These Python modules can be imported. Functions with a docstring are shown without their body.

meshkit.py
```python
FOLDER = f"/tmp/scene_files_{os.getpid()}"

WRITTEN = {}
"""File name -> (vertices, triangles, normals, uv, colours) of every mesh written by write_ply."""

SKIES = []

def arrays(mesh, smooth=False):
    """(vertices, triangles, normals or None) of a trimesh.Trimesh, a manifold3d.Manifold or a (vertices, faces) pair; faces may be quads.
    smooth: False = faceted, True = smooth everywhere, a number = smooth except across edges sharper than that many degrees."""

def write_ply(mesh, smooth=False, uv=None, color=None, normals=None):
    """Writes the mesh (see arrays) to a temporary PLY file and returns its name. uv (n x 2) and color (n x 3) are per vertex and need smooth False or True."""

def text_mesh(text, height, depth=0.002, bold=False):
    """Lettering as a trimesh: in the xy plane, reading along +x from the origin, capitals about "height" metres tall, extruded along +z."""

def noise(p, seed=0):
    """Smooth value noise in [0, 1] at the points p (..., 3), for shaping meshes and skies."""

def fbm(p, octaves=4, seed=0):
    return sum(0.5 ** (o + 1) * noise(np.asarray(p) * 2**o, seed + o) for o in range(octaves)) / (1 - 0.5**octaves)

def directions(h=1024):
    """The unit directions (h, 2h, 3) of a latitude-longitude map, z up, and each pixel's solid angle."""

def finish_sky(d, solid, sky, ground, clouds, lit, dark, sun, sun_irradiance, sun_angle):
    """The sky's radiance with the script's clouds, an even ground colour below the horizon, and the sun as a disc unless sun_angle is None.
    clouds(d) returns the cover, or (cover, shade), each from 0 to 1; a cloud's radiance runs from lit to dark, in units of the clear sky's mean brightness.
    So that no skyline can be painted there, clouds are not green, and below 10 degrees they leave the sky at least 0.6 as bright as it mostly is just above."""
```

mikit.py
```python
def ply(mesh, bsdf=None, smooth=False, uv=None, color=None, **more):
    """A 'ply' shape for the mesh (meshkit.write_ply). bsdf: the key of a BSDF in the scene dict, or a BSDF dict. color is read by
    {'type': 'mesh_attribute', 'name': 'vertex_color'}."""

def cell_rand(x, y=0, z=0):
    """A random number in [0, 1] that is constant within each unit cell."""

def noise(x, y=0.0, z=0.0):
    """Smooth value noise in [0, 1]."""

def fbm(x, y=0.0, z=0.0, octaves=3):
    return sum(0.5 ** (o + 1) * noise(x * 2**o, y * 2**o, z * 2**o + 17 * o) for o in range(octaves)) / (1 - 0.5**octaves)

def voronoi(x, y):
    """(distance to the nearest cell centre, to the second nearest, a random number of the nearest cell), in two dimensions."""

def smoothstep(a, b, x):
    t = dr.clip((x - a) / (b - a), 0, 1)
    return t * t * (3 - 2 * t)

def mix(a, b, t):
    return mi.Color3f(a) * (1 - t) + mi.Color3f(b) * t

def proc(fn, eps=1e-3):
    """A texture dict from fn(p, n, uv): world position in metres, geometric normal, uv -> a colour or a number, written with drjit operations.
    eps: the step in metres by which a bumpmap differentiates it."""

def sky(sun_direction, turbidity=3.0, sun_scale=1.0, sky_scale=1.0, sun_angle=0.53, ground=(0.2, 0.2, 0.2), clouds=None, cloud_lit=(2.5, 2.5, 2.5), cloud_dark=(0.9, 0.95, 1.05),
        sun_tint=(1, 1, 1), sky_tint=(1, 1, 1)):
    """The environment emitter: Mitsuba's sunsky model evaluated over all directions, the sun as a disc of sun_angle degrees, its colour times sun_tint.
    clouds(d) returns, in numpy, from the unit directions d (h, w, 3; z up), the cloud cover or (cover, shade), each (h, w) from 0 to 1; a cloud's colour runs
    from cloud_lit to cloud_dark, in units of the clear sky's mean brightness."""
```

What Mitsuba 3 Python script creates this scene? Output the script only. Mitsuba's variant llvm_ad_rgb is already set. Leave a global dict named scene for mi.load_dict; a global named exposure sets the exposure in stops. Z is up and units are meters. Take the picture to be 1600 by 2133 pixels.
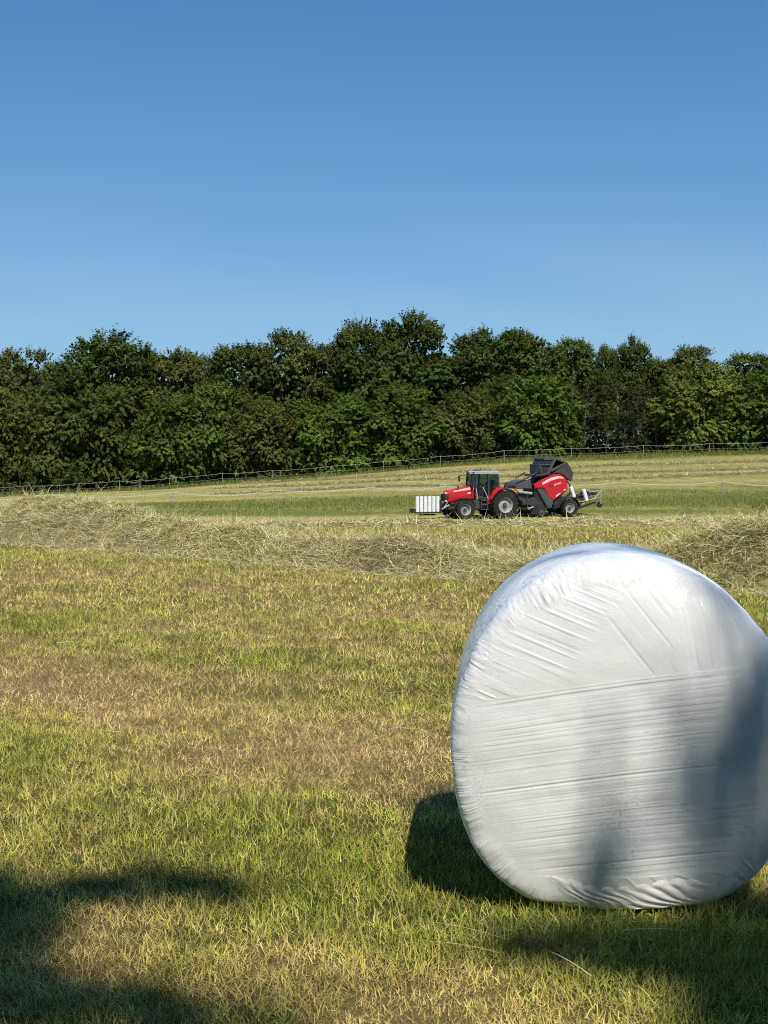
import math, numpy as np, trimesh, mitsuba as mi, drjit as dr, mikit, meshkit
import manifold3d as m3
from shapely.geometry import Polygon
from mikit import ply, proc, noise, fbm, smoothstep, mix

T = mi.ScalarTransform4f
scene, labels = {}, {}
# ------------------------------------------------------------------ camera, light, exposure
EYE = 1.6
PITCH = math.atan((1066.5 - 950) / 3250)
scene['camera'] = {'type': 'perspective', 'fov': 2 * math.degrees(math.atan(800 / 3250)), 'fov_axis': 'x',
                   'near_clip': 0.1, 'far_clip': 6000.0,
                   'to_world': T().look_at(origin=[0, 0, EYE], target=[0, math.cos(PITCH), EYE - math.sin(PITCH)], up=[0, 0, 1])}
SUN = np.array([0.235, -0.80, 1.0])


def wisps(d):
    """a breath of thin cirrus low in the sky"""
    el = np.degrees(np.arcsin(np.clip(d[..., 2], -1, 1)))
    q = np.stack([d[..., 0] * 5 + d[..., 2] * 9, d[..., 1] * 5, d[..., 2] * 15], -1)
    c = np.clip(meshkit.fbm(q, 5, 3) - .46, 0, 1) * 1.1
    return c * np.exp(-((el - 6.5) / 3.2) ** 2) * .15 + .25 * np.exp(-((np.maximum(el, 0) - 4) / 4.5).clip(0))


scene['sky_light'] = mikit.sky(SUN.tolist(), turbidity=2.8, ground=(0.16, 0.16, 0.08), sun_tint=(0.92, 1.0, 1.19), sky_tint=(0.40, 0.73, 1.0), clouds=wisps, cloud_lit=(3.0, 3.9, 4.0))
exposure = 1.68

rng = np.random.default_rng(7)


def lab(key, label, category, group=None, kind=None):
    labels[key] = {'label': label, 'category': category}
    if group: labels[key]['group'] = group
    if kind: labels[key]['kind'] = kind


# ------------------------------------------------------------------ materials
def pr(key, col, rough=0.5, spec=0.5, metal=0.0, coat=0.0, **kw):
    b = {'type': 'principled', 'base_color': {'type': 'rgb', 'value': list(col)} if not isinstance(col, dict) else col,
         'roughness': rough, 'metallic': metal, 'specular': spec}
    if coat: b.update(clearcoat=coat, clearcoat_gloss=0.9)
    scene[key] = {'type': 'twosided', 'bsdf': b}


VC = {'type': 'mesh_attribute', 'name': 'vertex_color'}
scene['m_blade'] = {'type': 'principledthin', 'base_color': VC, 'roughness': 0.55, 'diff_trans': 0.2, 'spec_trans': 0.0, 'eta': 1.35}
scene['m_leaf'] = {'type': 'principledthin', 'base_color': VC, 'roughness': 0.6, 'diff_trans': 0.2, 'spec_trans': 0.0, 'eta': 1.3}
scene['m_hay'] = {'type': 'twosided', 'bsdf': {'type': 'diffuse', 'reflectance': VC}}


def worn(base, dirt, f=3.0, amt=0.5):
    return proc(lambda p, n, uv: mix(base, dirt, amt * smoothstep(.42, .8, fbm(p.x * f, p.y * f, p.z * f, 4))))


pr('m_bark', proc(lambda p, n, uv: mix((.05, .04, .03), (.13, .11, .085), fbm(p.x * 9, p.y * 9, p.z * 2.5, 4))), .9, .2)
pr('m_pale_bark', proc(lambda p, n, uv: mix((.30, .28, .24), (.06, .055, .05), smoothstep(.55, .75, noise(p.x * 4, p.y * 4, p.z * 3)))), .85, .2)
pr('m_red', worn((.56, .006, .012), (.30, .04, .02), 2.5, .35), .32, .5, 0, .7)
pr('m_white_paint', (.80, .78, .74), .35, .5)
pr('m_decal', (.82, .62, .58), .4, .4)
pr('m_black', worn((.022, .022, .024), (.08, .07, .05), 4, .5), .5, .4)
pr('m_grey', worn((.075, .08, .088), (.13, .12, .09), 3, .5), .5, .4)
pr('m_darkgrey', worn((.045, .045, .048), (.10, .09, .07), 3, .5), .55, .4)
pr('m_rubber', worn((.022, .022, .022), (.075, .065, .045), 3, .55), .85, .25)
pr('m_rim', worn((.42, .42, .40), (.28, .25, .20), 4, .6), .45, .5)
pr('m_roof', (.36, .40, .39), .45, .4)
pr('m_steel', worn((.36, .36, .34), (.20, .17, .12), 5, .6), .45, .5, .3)
pr('m_yellow', (.55, .42, .05), .5)
pr('m_orange', (.7, .2, .02), .4)
pr('m_skin', (.50, .29, .20), .55)
pr('m_shirt', (.03, .035, .05), .9, .1)
pr('m_short', (.08, .075, .07), .9, .1)
pr('m_hair', (.03, .02, .015), .8, .2)
pr('m_tape', (.42, .43, .39), .6, .3)
pr('m_white_tape', (.56, .56, .50), .6, .3)
pr('m_post', worn((.36, .35, .31), (.18, .16, .13), 4, .7), .8, .2)
scene['m_glass'] = {'type': 'thindielectric', 'int_ior': 1.5, 'specular_transmittance': {'type': 'rgb', 'value': [.30, .42, .36]}, 'specular_reflectance': {'type': 'rgb', 'value': [.3, .3, .3]}}

# ------------------------------------------------------------------ terrain
ZX = np.array([-900, -60, -44, -28, -10, 0, 8.3, 16.6, 33, 44, 60, 900.])
ZZ = np.array([-3.7, -3.6, -3.1, -2.25, -1.0, -.1, .62, 1.2, 1.72, 1.95, 2.1, 2.2])


def sst(a, b, x):
    t = np.clip((x - a) / (b - a), 0, 1)
    return t * t * (3 - 2 * t)


def nz(X, Y, f, seed=0, o=3):
    X, Y = np.broadcast_arrays(np.asarray(X, float), np.asarray(Y, float))
    return meshkit.fbm(np.stack([X * f, Y * f, X * 0 + seed * 1.37], -1), o, seed)


def H(X, Y, micro=True):
    X, Y = np.asarray(X, float), np.asarray(Y, float)
    zm = -2.5 + .013 * np.clip(X, -60, 0)
    zf = np.interp(X, ZX, ZZ) + .010 * np.clip(Y - 182, 0, 120)
    z = zm * sst(22, 103, Y)
    w = np.clip((Y - 103) / 79, 0, 1) ** 1.25
    z = np.where(Y > 103, zm * (1 - w) + zf * w, z)
    if micro:
        z = z + (nz(X, Y, .9, 3) - .5) * .05 + (nz(X, Y, .12, 5, 2) - .5) * .30 * sst(25, 70, Y)
    return z


def g(s, c, w):
    return np.exp(-((s - c) / w) ** 2)


def dryness(X, Y):
    """0 lush green ... 1 straw / bare brown: the swaths that mower and tractor left on the field."""
    X, Y = np.asarray(X, float), np.asarray(Y, float)
    s = X + Y + (nz(X, Y, .35, 11) - .5) * 2.6
    near = .42 + .46 * g(s, 8.4, 1.15) + .24 * g(s, 16.3, 1.2) + .14 * g(s, 13.3, .6) + .18 * g(s, 3.6, .5) - .30 * g(s, 6.1, 1.0) - .10 * g(s, 11.6, 1.4) + .04 * g(s, 19, 1.3)
    near = near + .30 * np.exp(-((X + 1.3) / .55) ** 2 - ((Y - 5.0) / .55) ** 2) + (nz(X, Y, .9, 21) - .5) * .85 + (nz(X, Y, 3.2, 22, 2) - .5) * .55
    t = Y + .12 * X + (nz(X, Y, .05, 31, 2) - .5) * 14
    mid = .47 + .22 * np.sin(t / 2.3) * sst(28, 45, Y) + (nz(X, Y, .25, 23) - .5) * .5
    mid = mid - .26 * sst(108, 114, Y) * (1 - sst(130, 138, Y))
    hill = .60 + .10 * np.sin((Y + .35 * X + 6 * nz(X, Y, .08, 33, 2)) / 1.9) + (nz(X, Y, .3, 24) - .5) * .4
    hill = hill - .45 * sst(174, 179, Y)
    d = near * (1 - sst(24, 34, Y)) + mid * sst(24, 34, Y) * (1 - sst(132, 140, Y)) + hill * sst(132, 140, Y)
    return np.clip(d, 0, 1)


def ground():
    ys = np.concatenate([np.linspace(-90, 3, 32)[:-1], np.arange(3, 30, .2), np.arange(30, 112, .8), np.arange(112, 192, 1.0), 192 + 1500 * np.linspace(0, 1, 24) ** 2])
    s = np.linspace(-1, 1, 231)
    Yg, S = np.meshgrid(ys, s, indexing='ij')
    Xg = (60 + .6 * np.maximum(Yg, 0)) * (.14 * S + .86 * S ** 5)
    Z = H(Xg, Yg)
    nr, nc = Yg.shape
    i = (np.arange(nr - 1)[:, None] * nc + np.arange(nc - 1)).ravel()
    F = np.stack([i, i + 1, i + nc + 1, i + nc], 1)
    uv = np.stack([dryness(Xg, Yg).ravel(), (Yg / 200).ravel()], 1)
    return (np.stack([Xg, Yg, Z], -1).reshape(-1, 3), F), uv


def ground_col(p, n, uv):
    d = uv.x
    far = smoothstep(24, 60, p.y)
    a = fbm(p.x * 14, p.y * 14, 0, 3)
    b = fbm(p.x * 2.3, p.y * 1.2, 3.0, 4)
    e = dr.clip(d + (a - .5) * .5 + (b - .5) * .6 * far, 0, 1)
    near = mix(mix((.05, .06, .015), (.115, .10, .035), smoothstep(.2, .6, e)), (.15, .11, .05), smoothstep(.6, 1, e))
    fc = mix(mix((.085, .105, .022), (.19, .18, .058), smoothstep(.15, .55, e)), (.30, .255, .115), smoothstep(.55, 1, e))
    return mix(near, fc, far)


pr('m_ground', proc(ground_col), .95, .1)
(gm, guv) = ground()
scene['ground'] = ply(gm, 'm_ground', smooth=True, uv=guv)
lab('ground', 'mown hay field rolling down from the camera and up to the tree line', 'field', kind='structure')


# ------------------------------------------------------------------ blades, strands
def blades(P, length, width, lean, head, curl, cols, segs=2, tipw=.12):
    """many thin curved ribbons as one mesh. P roots (n,3); lean 0 upright .. 1 flat; head = azimuth."""
    n = len(P)
    t = np.linspace(0, 1, segs + 1)
    d = np.stack([np.cos(head), np.sin(head)], 1)
    ang = lean[:, None] * np.pi / 2 + curl[:, None] * (t[None] - .3)
    hx, hz = np.sin(ang), np.cos(ang)
    stepx = np.concatenate([np.zeros((n, 1)), np.cumsum((hx[:, 1:] + hx[:, :-1]) / 2, 1)], 1) * (length / segs)[:, None]
    stepz = np.concatenate([np.zeros((n, 1)), np.cumsum((hz[:, 1:] + hz[:, :-1]) / 2, 1)], 1) * (length / segs)[:, None]
    C = P[:, None, :] + np.stack([stepx * d[:, :1], stepx * d[:, 1:], stepz], -1)
    tw = head + np.pi / 2 + np.random.default_rng(n).normal(0, .7, n)
    side = np.stack([np.cos(tw), np.sin(tw), np.random.default_rng(n + 1).normal(0, .25, n)], 1)
    w = width[:, None] * (1 - (1 - tipw) * t[None] ** 1.6) / 2
    L = C - side[:, None] * w[..., None]
    R = C + side[:, None] * w[..., None]
    # last point single
    V = np.concatenate([np.stack([L[:, :-1], R[:, :-1]], 2).reshape(n, -1, 3), C[:, -1:]], 1)
    k = 2 * segs + 1
    f = []
    for s_ in range(segs - 1):
        a = 2 * s_
        f += [[a, a + 1, a + 3], [a, a + 3, a + 2]]
    a = 2 * (segs - 1)
    f += [[a, a + 1, a + 2]]
    F = (np.array(f)[None] + (np.arange(n) * k)[:, None, None]).reshape(-1, 3)
    col = np.repeat(cols[:, None], k, 1)
    return V.reshape(-1, 3), F, col.reshape(-1, 3)


def merge(parts):
    o, V, F, C = 0, [], [], []
    for v, f, c in parts:
        V.append(v); F.append(f + o); C.append(c); o += len(v)
    return np.vstack(V), np.vstack(F), np.vstack(C)


GREEN, LIME, STRAW, BROWN = np.array([.29, .355, .052]), np.array([.57, .55, .125]), np.array([.72, .59, .24]), np.array([.45, .32, .14])


def blade_cols(d, r):
    n = len(d)
    e = np.clip(d + r.normal(0, .20, n), 0, 1)[:, None]
    k = r.random(n)[:, None]
    c = GREEN + (LIME - GREEN) * np.clip(e / .4, 0, 1)
    c = c + (STRAW - c) * np.clip((e - .38) / .4, 0, 1)
    c = np.where((e > .5) & (k < .42), BROWN + (STRAW - BROWN) * .15, c)
    c = np.where((e < .5) & (k > .86), STRAW * .9, c)
    return np.clip(c * r.uniform(.72, 1.28, n)[:, None], .01, .8)


def scatter(y0, y1, dens, r, pad=.35, slope=.255):
    n = int(dens * (slope * (y1 ** 2 - y0 ** 2) + 2 * pad * (y1 - y0)))
    Y = np.sqrt(r.uniform(y0 ** 2, y1 ** 2, n))
    X = r.uniform(-1, 1, n) * (slope * Y + pad)
    return X, Y


r = np.random.default_rng(1)
parts = []
for y0, y1, dens, Lb, Wb, seg in ((3.9, 5.2, 10500, .052, .0036, 2), (5.2, 6.5, 8000, .054, .0036, 2), (6.5, 10, 5200, .054, .0044, 2), (10, 16, 2300, .062, .0072, 1), (16, 27, 900, .070, .012, 1), (27, 50, 110, .09, .022, 1)):
    X, Y = scatter(y0, y1, dens, r)
    d = dryness(X, Y)
    tuft = nz(X, Y, 5.5, 41, 2)
    lush = np.clip(1.2 - .5 * d, .88, 1.1) * (.50 + 1.0 * tuft)
    n = len(X)
    parts.append(blades(np.stack([X, Y, H(X, Y) - .005], 1), Lb * lush * r.uniform(.5, 1.55, n), Wb * r.uniform(.6, 1.3, n), np.clip(r.normal(.46, .26, n) + .20 * d, 0, 1.0), r.uniform(0, 2 * np.pi, n), r.normal(.5, .6, n), blade_cols(d, r) * (.42 + 1.16 * nz(X, Y, 9 if y1 < 11 else 5, 43, 2))[:, None], seg))
V, F, C = merge(parts)
scene['mown_grass'] = ply((V, F), 'm_blade', color=C)
lab('mown_grass', 'short mown grass in green and dried brown swaths across the near field', 'grass', kind='stuff')

# loose straw lying on the stubble
n = 420
X, Y = scatter(4.2, 21, 1, r); idx = r.choice(len(X), min(n, len(X)), False); X, Y = X[idx], Y[idx]; n = len(X)
P = np.stack([X, Y, H(X, Y) + r.uniform(.02, .05, n)], 1)
parts = [blades(P, r.uniform(.05, .22, n), r.uniform(.004, .007, n) * (1 + Y / 18), r.uniform(.85, 1.0, n), r.uniform(0, 6.28, n), r.normal(0, .25, n), np.clip(np.array([.62, .55, .33]) * r.uniform(.7, 1.15, n)[:, None], 0, .85), 2, .6)]
# a few long bent stems in the right foreground
for (x, y, h, L_) in ((.40, 4.95, 2.9, .30), (.52, 5.02, 1.2, .16), (.78, 5.05, -.5, .22), (.36, 4.82, 3.1, .26), (.62, 4.6, 2.2, .2), (-1.5, 10.3, .6, .3)):
    parts.append(blades(np.array([[x, y, .05]]), np.array([L_]), np.array([.006]), np.array([.88]), np.array([h]), np.array([.25]), np.array([[.62, .52, .3]]), 4, .6))
V, F, C = merge(parts)
scene['loose_straw'] = ply((V, F), 'm_hay', color=C)
lab('loose_straw', 'single pale straws scattered on the mown grass in the foreground', 'straw', kind='stuff')

# uncut strip behind the tractor, rough margin under the far fence
def tall(y0, y1, n, h, w, base, seed, x0=-48, x1=48, keep=None):
    r = np.random.default_rng(seed)
    X, Y = r.uniform(x0, x1, n), r.uniform(y0, y1, n)
    if keep is not None:
        k = keep(X, Y); X, Y = X[k], Y[k]; n = len(X)
    c = np.asarray(base) * r.uniform(.6, 1.35, n)[:, None]
    c = np.where(r.random(n)[:, None] < .22, np.array([.30, .26, .11]) * r.uniform(.7, 1.1, n)[:, None], c)
    tu = .5 + 1.0 * nz(X, Y, .6, seed, 2)
    return blades(np.stack([X, Y, H(X, Y) - .02], 1), h * tu * r.uniform(.5, 1.4, n), w * r.uniform(.6, 1.4, n), np.clip(r.normal(.15, .12, n), 0, .6), r.uniform(0, 6.28, n), r.normal(.4, .4, n), c, 1)


V, F, C = tall(114, 132, 30000, .22, .06, (.25, .29, .075), 61, -36, 40)
scene['uncut_grass'] = ply((V, F), 'm_blade', color=C)
lab('uncut_grass', 'darker green strip of taller uncut grass behind the tractor', 'grass', kind='stuff')
V, F, C = merge([tall(178, 186, 16000, .40, .08, (.16, .20, .05), 62, -56, 56), tall(104, 122, 9000, .6, .07, (.15, .19, .055), 63, 24, 40, lambda X, Y: (Y - 112) ** 2 / 70 + (X - 33.5) ** 2 / 46 < 1)])
scene['rough_grass'] = ply((V, F), 'm_blade', color=C)
lab('rough_grass', 'rough unmown grass along the fence below the trees and at the right edge', 'grass', kind='stuff')


# ------------------------------------------------------------------ hay windrows
def windrow(key, pts, halfw, height, nstr, L_, W_, seed, label, rough=.35, seg=2, tone=1.0, base_k=1.0):
    r = np.random.default_rng(seed)
    pts = np.array(pts, float)                       # x, y, height factor
    cum = np.concatenate([[0], np.cumsum(np.linalg.norm(np.diff(pts[:, :2], axis=0), axis=1))])

    def at(u):
        return np.interp(u, cum, pts[:, 0]), np.interp(u, cum, pts[:, 1]), np.interp(u, cum, pts[:, 2])

    def surf(u, v):                                  # v in -1..1 across
        x, y, hf = at(u)
        e = .05
        x1, y1, _ = at(np.clip(u + e, 0, cum[-1])); x0, y0, _ = at(np.clip(u - e, 0, cum[-1]))
        tx, ty = x1 - x0, y1 - y0
        l = np.hypot(tx, ty) + 1e-9
        ragged = 1 + (nz(u, np.sign(v) * 3.0, .55, seed, 3) - .5) * .9
        X = x - ty / l * v * halfw * ragged; Y = y + tx / l * v * halfw * ragged
        prof = np.clip(1 - np.abs(v) ** 1.7, 0, 1)
        lump = .45 + 1.1 * nz(X, Y, 1.1 / halfw, seed + 1, 3)
        return X, Y, H(X, Y) + height * hf * prof * lump * (1 + rough * (nz(X, Y, 4 / halfw, seed + 2, 3) - .5)) + .0 * v, prof
    nu, nv = max(40, int(cum[-1] / halfw * 10)), 17
    U, Vv = np.meshgrid(np.linspace(0, cum[-1], nu), np.linspace(-1, 1, nv), indexing='ij')
    X, Y, Z, pf = surf(U, Vv)
    Z = Z - .03 * (1 - pf) - .02
    i = (np.arange(nu - 1)[:, None] * nv + np.arange(nv - 1)).ravel()
    F0 = np.stack([i, i + nv, i + nv + 1, i + 1], 1)
    F0 = np.vstack([F0[:, [0, 1, 2]], F0[:, [0, 2, 3]]])
    base = np.array([.30, .27, .12]) * tone * base_k
    C0 = base * (.6 + .8 * nz(X, Y, 3 / halfw, seed + 3)).reshape(-1, 1)
    out = [(np.stack([X, Y, Z], -1).reshape(-1, 3), F0, C0)]
    uu = np.linspace(0, cum[-1], 400); pw_ = (1 / at(uu)[1]) ** 2.2 if seg > 1 else np.ones(400)
    u, v = np.interp(r.random(nstr), np.cumsum(pw_) / pw_.sum(), uu), np.clip(r.normal(0, .62, nstr), -1.7, 1.7)
    X, Y, Z, pf = surf(u, np.clip(v, -1, 1))
    x_, y_, _ = at(u)
    X = np.where(np.abs(v) > 1, x_ + (X - x_) * np.abs(v), X); Y = np.where(np.abs(v) > 1, y_ + (Y - y_) * np.abs(v), Y)
    Z = np.where(np.abs(v) > 1, H(X, Y) + .03, Z)
    pal = np.array([[.76, .70, .36], [.60, .60, .26], [.84, .75, .46], [.43, .44, .19], [.58, .46, .25]]) * tone
    patch = nz(X, Y, .9 / halfw, seed + 7, 2)
    k = np.clip((patch * 5 - .6 + r.normal(0, 1.1, nstr)), 0, 4.99).astype(int)
    col = pal[k] * r.uniform(.65, 1.2, nstr)[:, None]
    lean = np.clip(r.normal(.99, .12, nstr) - .40 * (r.random(nstr) < .05), .1, 1.15)
    ln = r.uniform(.4, 1.5, nstr) * L_
    out.append(blades(np.stack([X, Y, Z], 1), ln, W_ * r.uniform(.6, 1.4, nstr), lean, r.uniform(0, 6.28, nstr), r.normal(.05, .95, nstr), np.clip(col, 0, .85), seg, .5))
    V, F, C = merge(out)
    scene[key] = ply((V, F), 'm_hay', color=C)
    lab(key, label, 'hay', kind='stuff')


windrow('hay_windrow', [(-9.8, 34, .5), (-7.9, 32, .6), (-6.6, 30.2, 1.55), (-5.2, 28.4, 1.25), (-3.4, 26, .85), (-1.6, 23.9, .6), (-.6, 22.9, .62), (.4, 21.9, .72), (1.2, 21.2, .45), (2.6, 19.9, .5), (3.8, 19.4, .95), (5.2, 18.6, 1.35), (6.6, 17.5, 1.2)], .80, .58, 80000, .34, .0085, 71,
        'nearest row of loose raked hay crossing the field behind the white bale', base_k=1.2)
windrow('hay_windrow_001', [(-14, 64, .4), (-4, 56, .5), (3, 52, .7), (8, 54, .9), (14, 62, 1.1), (20, 74, 1.3), (26, 84, 1.2)], 1.2, .34, 20000, .5, .030, 72,
        'second row of raked hay in front of the tractor, rising to the right edge', seg=1)
windrow('hay_windrow_002', [(-18, 78, .6), (0, 74, .7), (6, 73, .8), (12, 75, .7), (20, 84, .8), (30, 94, .9)], 1.1, .15, 12000, .55, .042, 73,
        'low hay row just in front of the tractor wheels', seg=1)
for q, (pts, lb) in enumerate((([(-16, 150, .4), (-4, 147, .7), (12, 146, .6), (26, 149, .6), (44, 154, .5)], 'lowest faint hay row on the hillside above the white tape'),
                               ([(-18, 164, .4), (-4, 158, .8), (14, 156, .8), (30, 157, .7), (48, 161, .6)], 'middle hay row on the hillside behind tractor and baler'),
                               ([(-16, 175, .7), (-6, 170, 1), (12, 166, .8), (30, 167, .8), (52, 171, .6)], 'topmost hay row on the hillside close to the fence'))):
    windrow('hay_windrow_%03d' % (q + 3), pts, 1.3, .22, 4500, .6, .06, 80 + q, lb, seg=1, tone=.74)

# tall stalks sticking out of the near windrow
parts = []
for (px, py, L_, hd, ln) in ((485, 1052, .40, -.1, .45), (200, 1032, .35, .6, .5), (215, 1030, .3, 2.6, .4), (170, 1036, .3, 3.4, .6), (300, 1050, .3, .2, .3), (1420, 1120, .4, .3, .3), (1500, 1110, .45, 2.5, .5), (1330, 1118, .4, .1, .8), (1560, 1100, .4, .6, .4)):
    Y = 27 if px < 800 else 19.0
    p = np.array([[(px - 800) * Y / 3250, Y, EYE - (py - 950) * Y / 3250]])
    parts.append(blades(p, np.array([L_]), np.array([.012]), np.array([ln]), np.array([hd]), np.array([.3]), np.array([[.58, .52, .32]]), 3, .5))
V, F, C = merge(parts)
scene['hay_stalks'] = ply((V, F), 'm_hay', color=C)
lab('hay_stalks', 'single long stalks sticking out of the nearest hay row', 'hay', kind='stuff')


# ------------------------------------------------------------------ mesh helpers
def box(x0, x1, y0, y1, z0, z1, b=0.0):
    if b:
        pts = []
        for sx, X in ((1, x0), (-1, x1)):
            for sy, Y in ((1, y0), (-1, y1)):
                for sz, Z in ((1, z0), (-1, z1)):
                    pts += [[X + sx * b, Y + sy * b, Z], [X + sx * b, Y, Z + sz * b], [X, Y + sy * b, Z + sz * b]]
        return trimesh.Trimesh(pts).convex_hull
    m = trimesh.creation.box((x1 - x0, y1 - y0, z1 - z0))
    m.apply_translation(((x0 + x1) / 2, (y0 + y1) / 2, (z0 + z1) / 2))
    return m


def hullpts(pts):
    return trimesh.Trimesh(np.asarray(pts, float)).convex_hull


def prof(pts, y0, y1, b=0.0):
    """x-z outline extruded across y, with bevelled rims"""
    p = Polygon(pts)
    if not b:
        m = trimesh.creation.extrude_polygon(p, y1 - y0, engine='earcut')
        v = m.vertices; m.vertices = np.stack([v[:, 0], v[:, 2] + y0, v[:, 1]], 1); m.invert()
        return m
    core = m3.CrossSection([np.array(p.exterior.coords)[:-1] if p.exterior.is_ccw else np.array(p.exterior.coords)[:-1][::-1]])
    inn = core.offset(-b, m3.JoinType.Round, 2.0, 16)
    a = m3.Manifold.extrude(core, y1 - y0 - 2 * b).translate((0, 0, b))
    c = m3.Manifold.extrude(inn, y1 - y0)
    m = (a + c).to_mesh()
    v = m.vert_properties[:, :3]
    tm = trimesh.Trimesh(np.stack([v[:, 0], v[:, 2] + y0, v[:, 1]], 1), m.tri_verts[:, ::-1], process=False)
    return tm


def tube(pts, rad, n=8):
    p = np.asarray(pts, float)
    rad = np.broadcast_to(rad, (len(p),)).astype(float)
    t = np.gradient(p, axis=0); t /= np.linalg.norm(t, axis=1, keepdims=True) + 1e-12
    a = np.cross(t, np.where(np.abs(t[:, 2:]) < .9, [0, 0, 1.], [1., 0, 0])); a /= np.linalg.norm(a, axis=1, keepdims=True) + 1e-12
    b = np.cross(t, a); an = np.arange(n) * 2 * np.pi / n
    v = (p[:, None] + rad[:, None, None] * (np.cos(an)[None, :, None] * a[:, None] + np.sin(an)[None, :, None] * b[:, None])).reshape(-1, 3)
    i, j = np.meshgrid(np.arange(len(p) - 1), np.arange(n), indexing='ij')
    q = np.stack([i * n + j, i * n + (j + 1) % n, (i + 1) * n + (j + 1) % n, (i + 1) * n + j], -1).reshape(-1, 4)
    f = np.vstack([q[:, [0, 1, 2]], q[:, [0, 2, 3]]])
    c0, c1 = len(v), len(v) + 1
    v = np.vstack([v, p[:1], p[-1:]])
    k = np.arange(n); e = (len(p) - 1) * n
    f = np.vstack([f, np.stack([k * 0 + c0, (k + 1) % n, k], 1), np.stack([k * 0 + c1, e + k, e + (k + 1) % n], 1)])
    return trimesh.Trimesh(v, f, process=False)


def lathe_y(pr_, n=40):
    """profile (r, y) revolved about the y axis"""
    m = trimesh.creation.revolve(np.array(pr_, float), sections=n)
    v = m.vertices; m.vertices = np.stack([v[:, 0], v[:, 2], v[:, 1]], 1); m.invert()
    return m


def cat(*ms):
    return trimesh.util.concatenate([m for m in ms])


def rotz(a, origin=(0, 0, 0)):
    M = np.eye(4); c, s = math.cos(a), math.sin(a)
    M[:2, :2] = [[c, -s], [s, c]]; M[:3, 3] = origin
    return M


def put(key, mesh, bsdf, M=None, smooth=35):
    if M is not None:
        mesh = mesh.copy(); mesh.apply_transform(M)
    base, k = key, 0
    while key in scene:
        k += 1; key = '%s_%03d' % (base, k)
    scene[key] = ply(mesh, bsdf, smooth=smooth)
    return key


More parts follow.
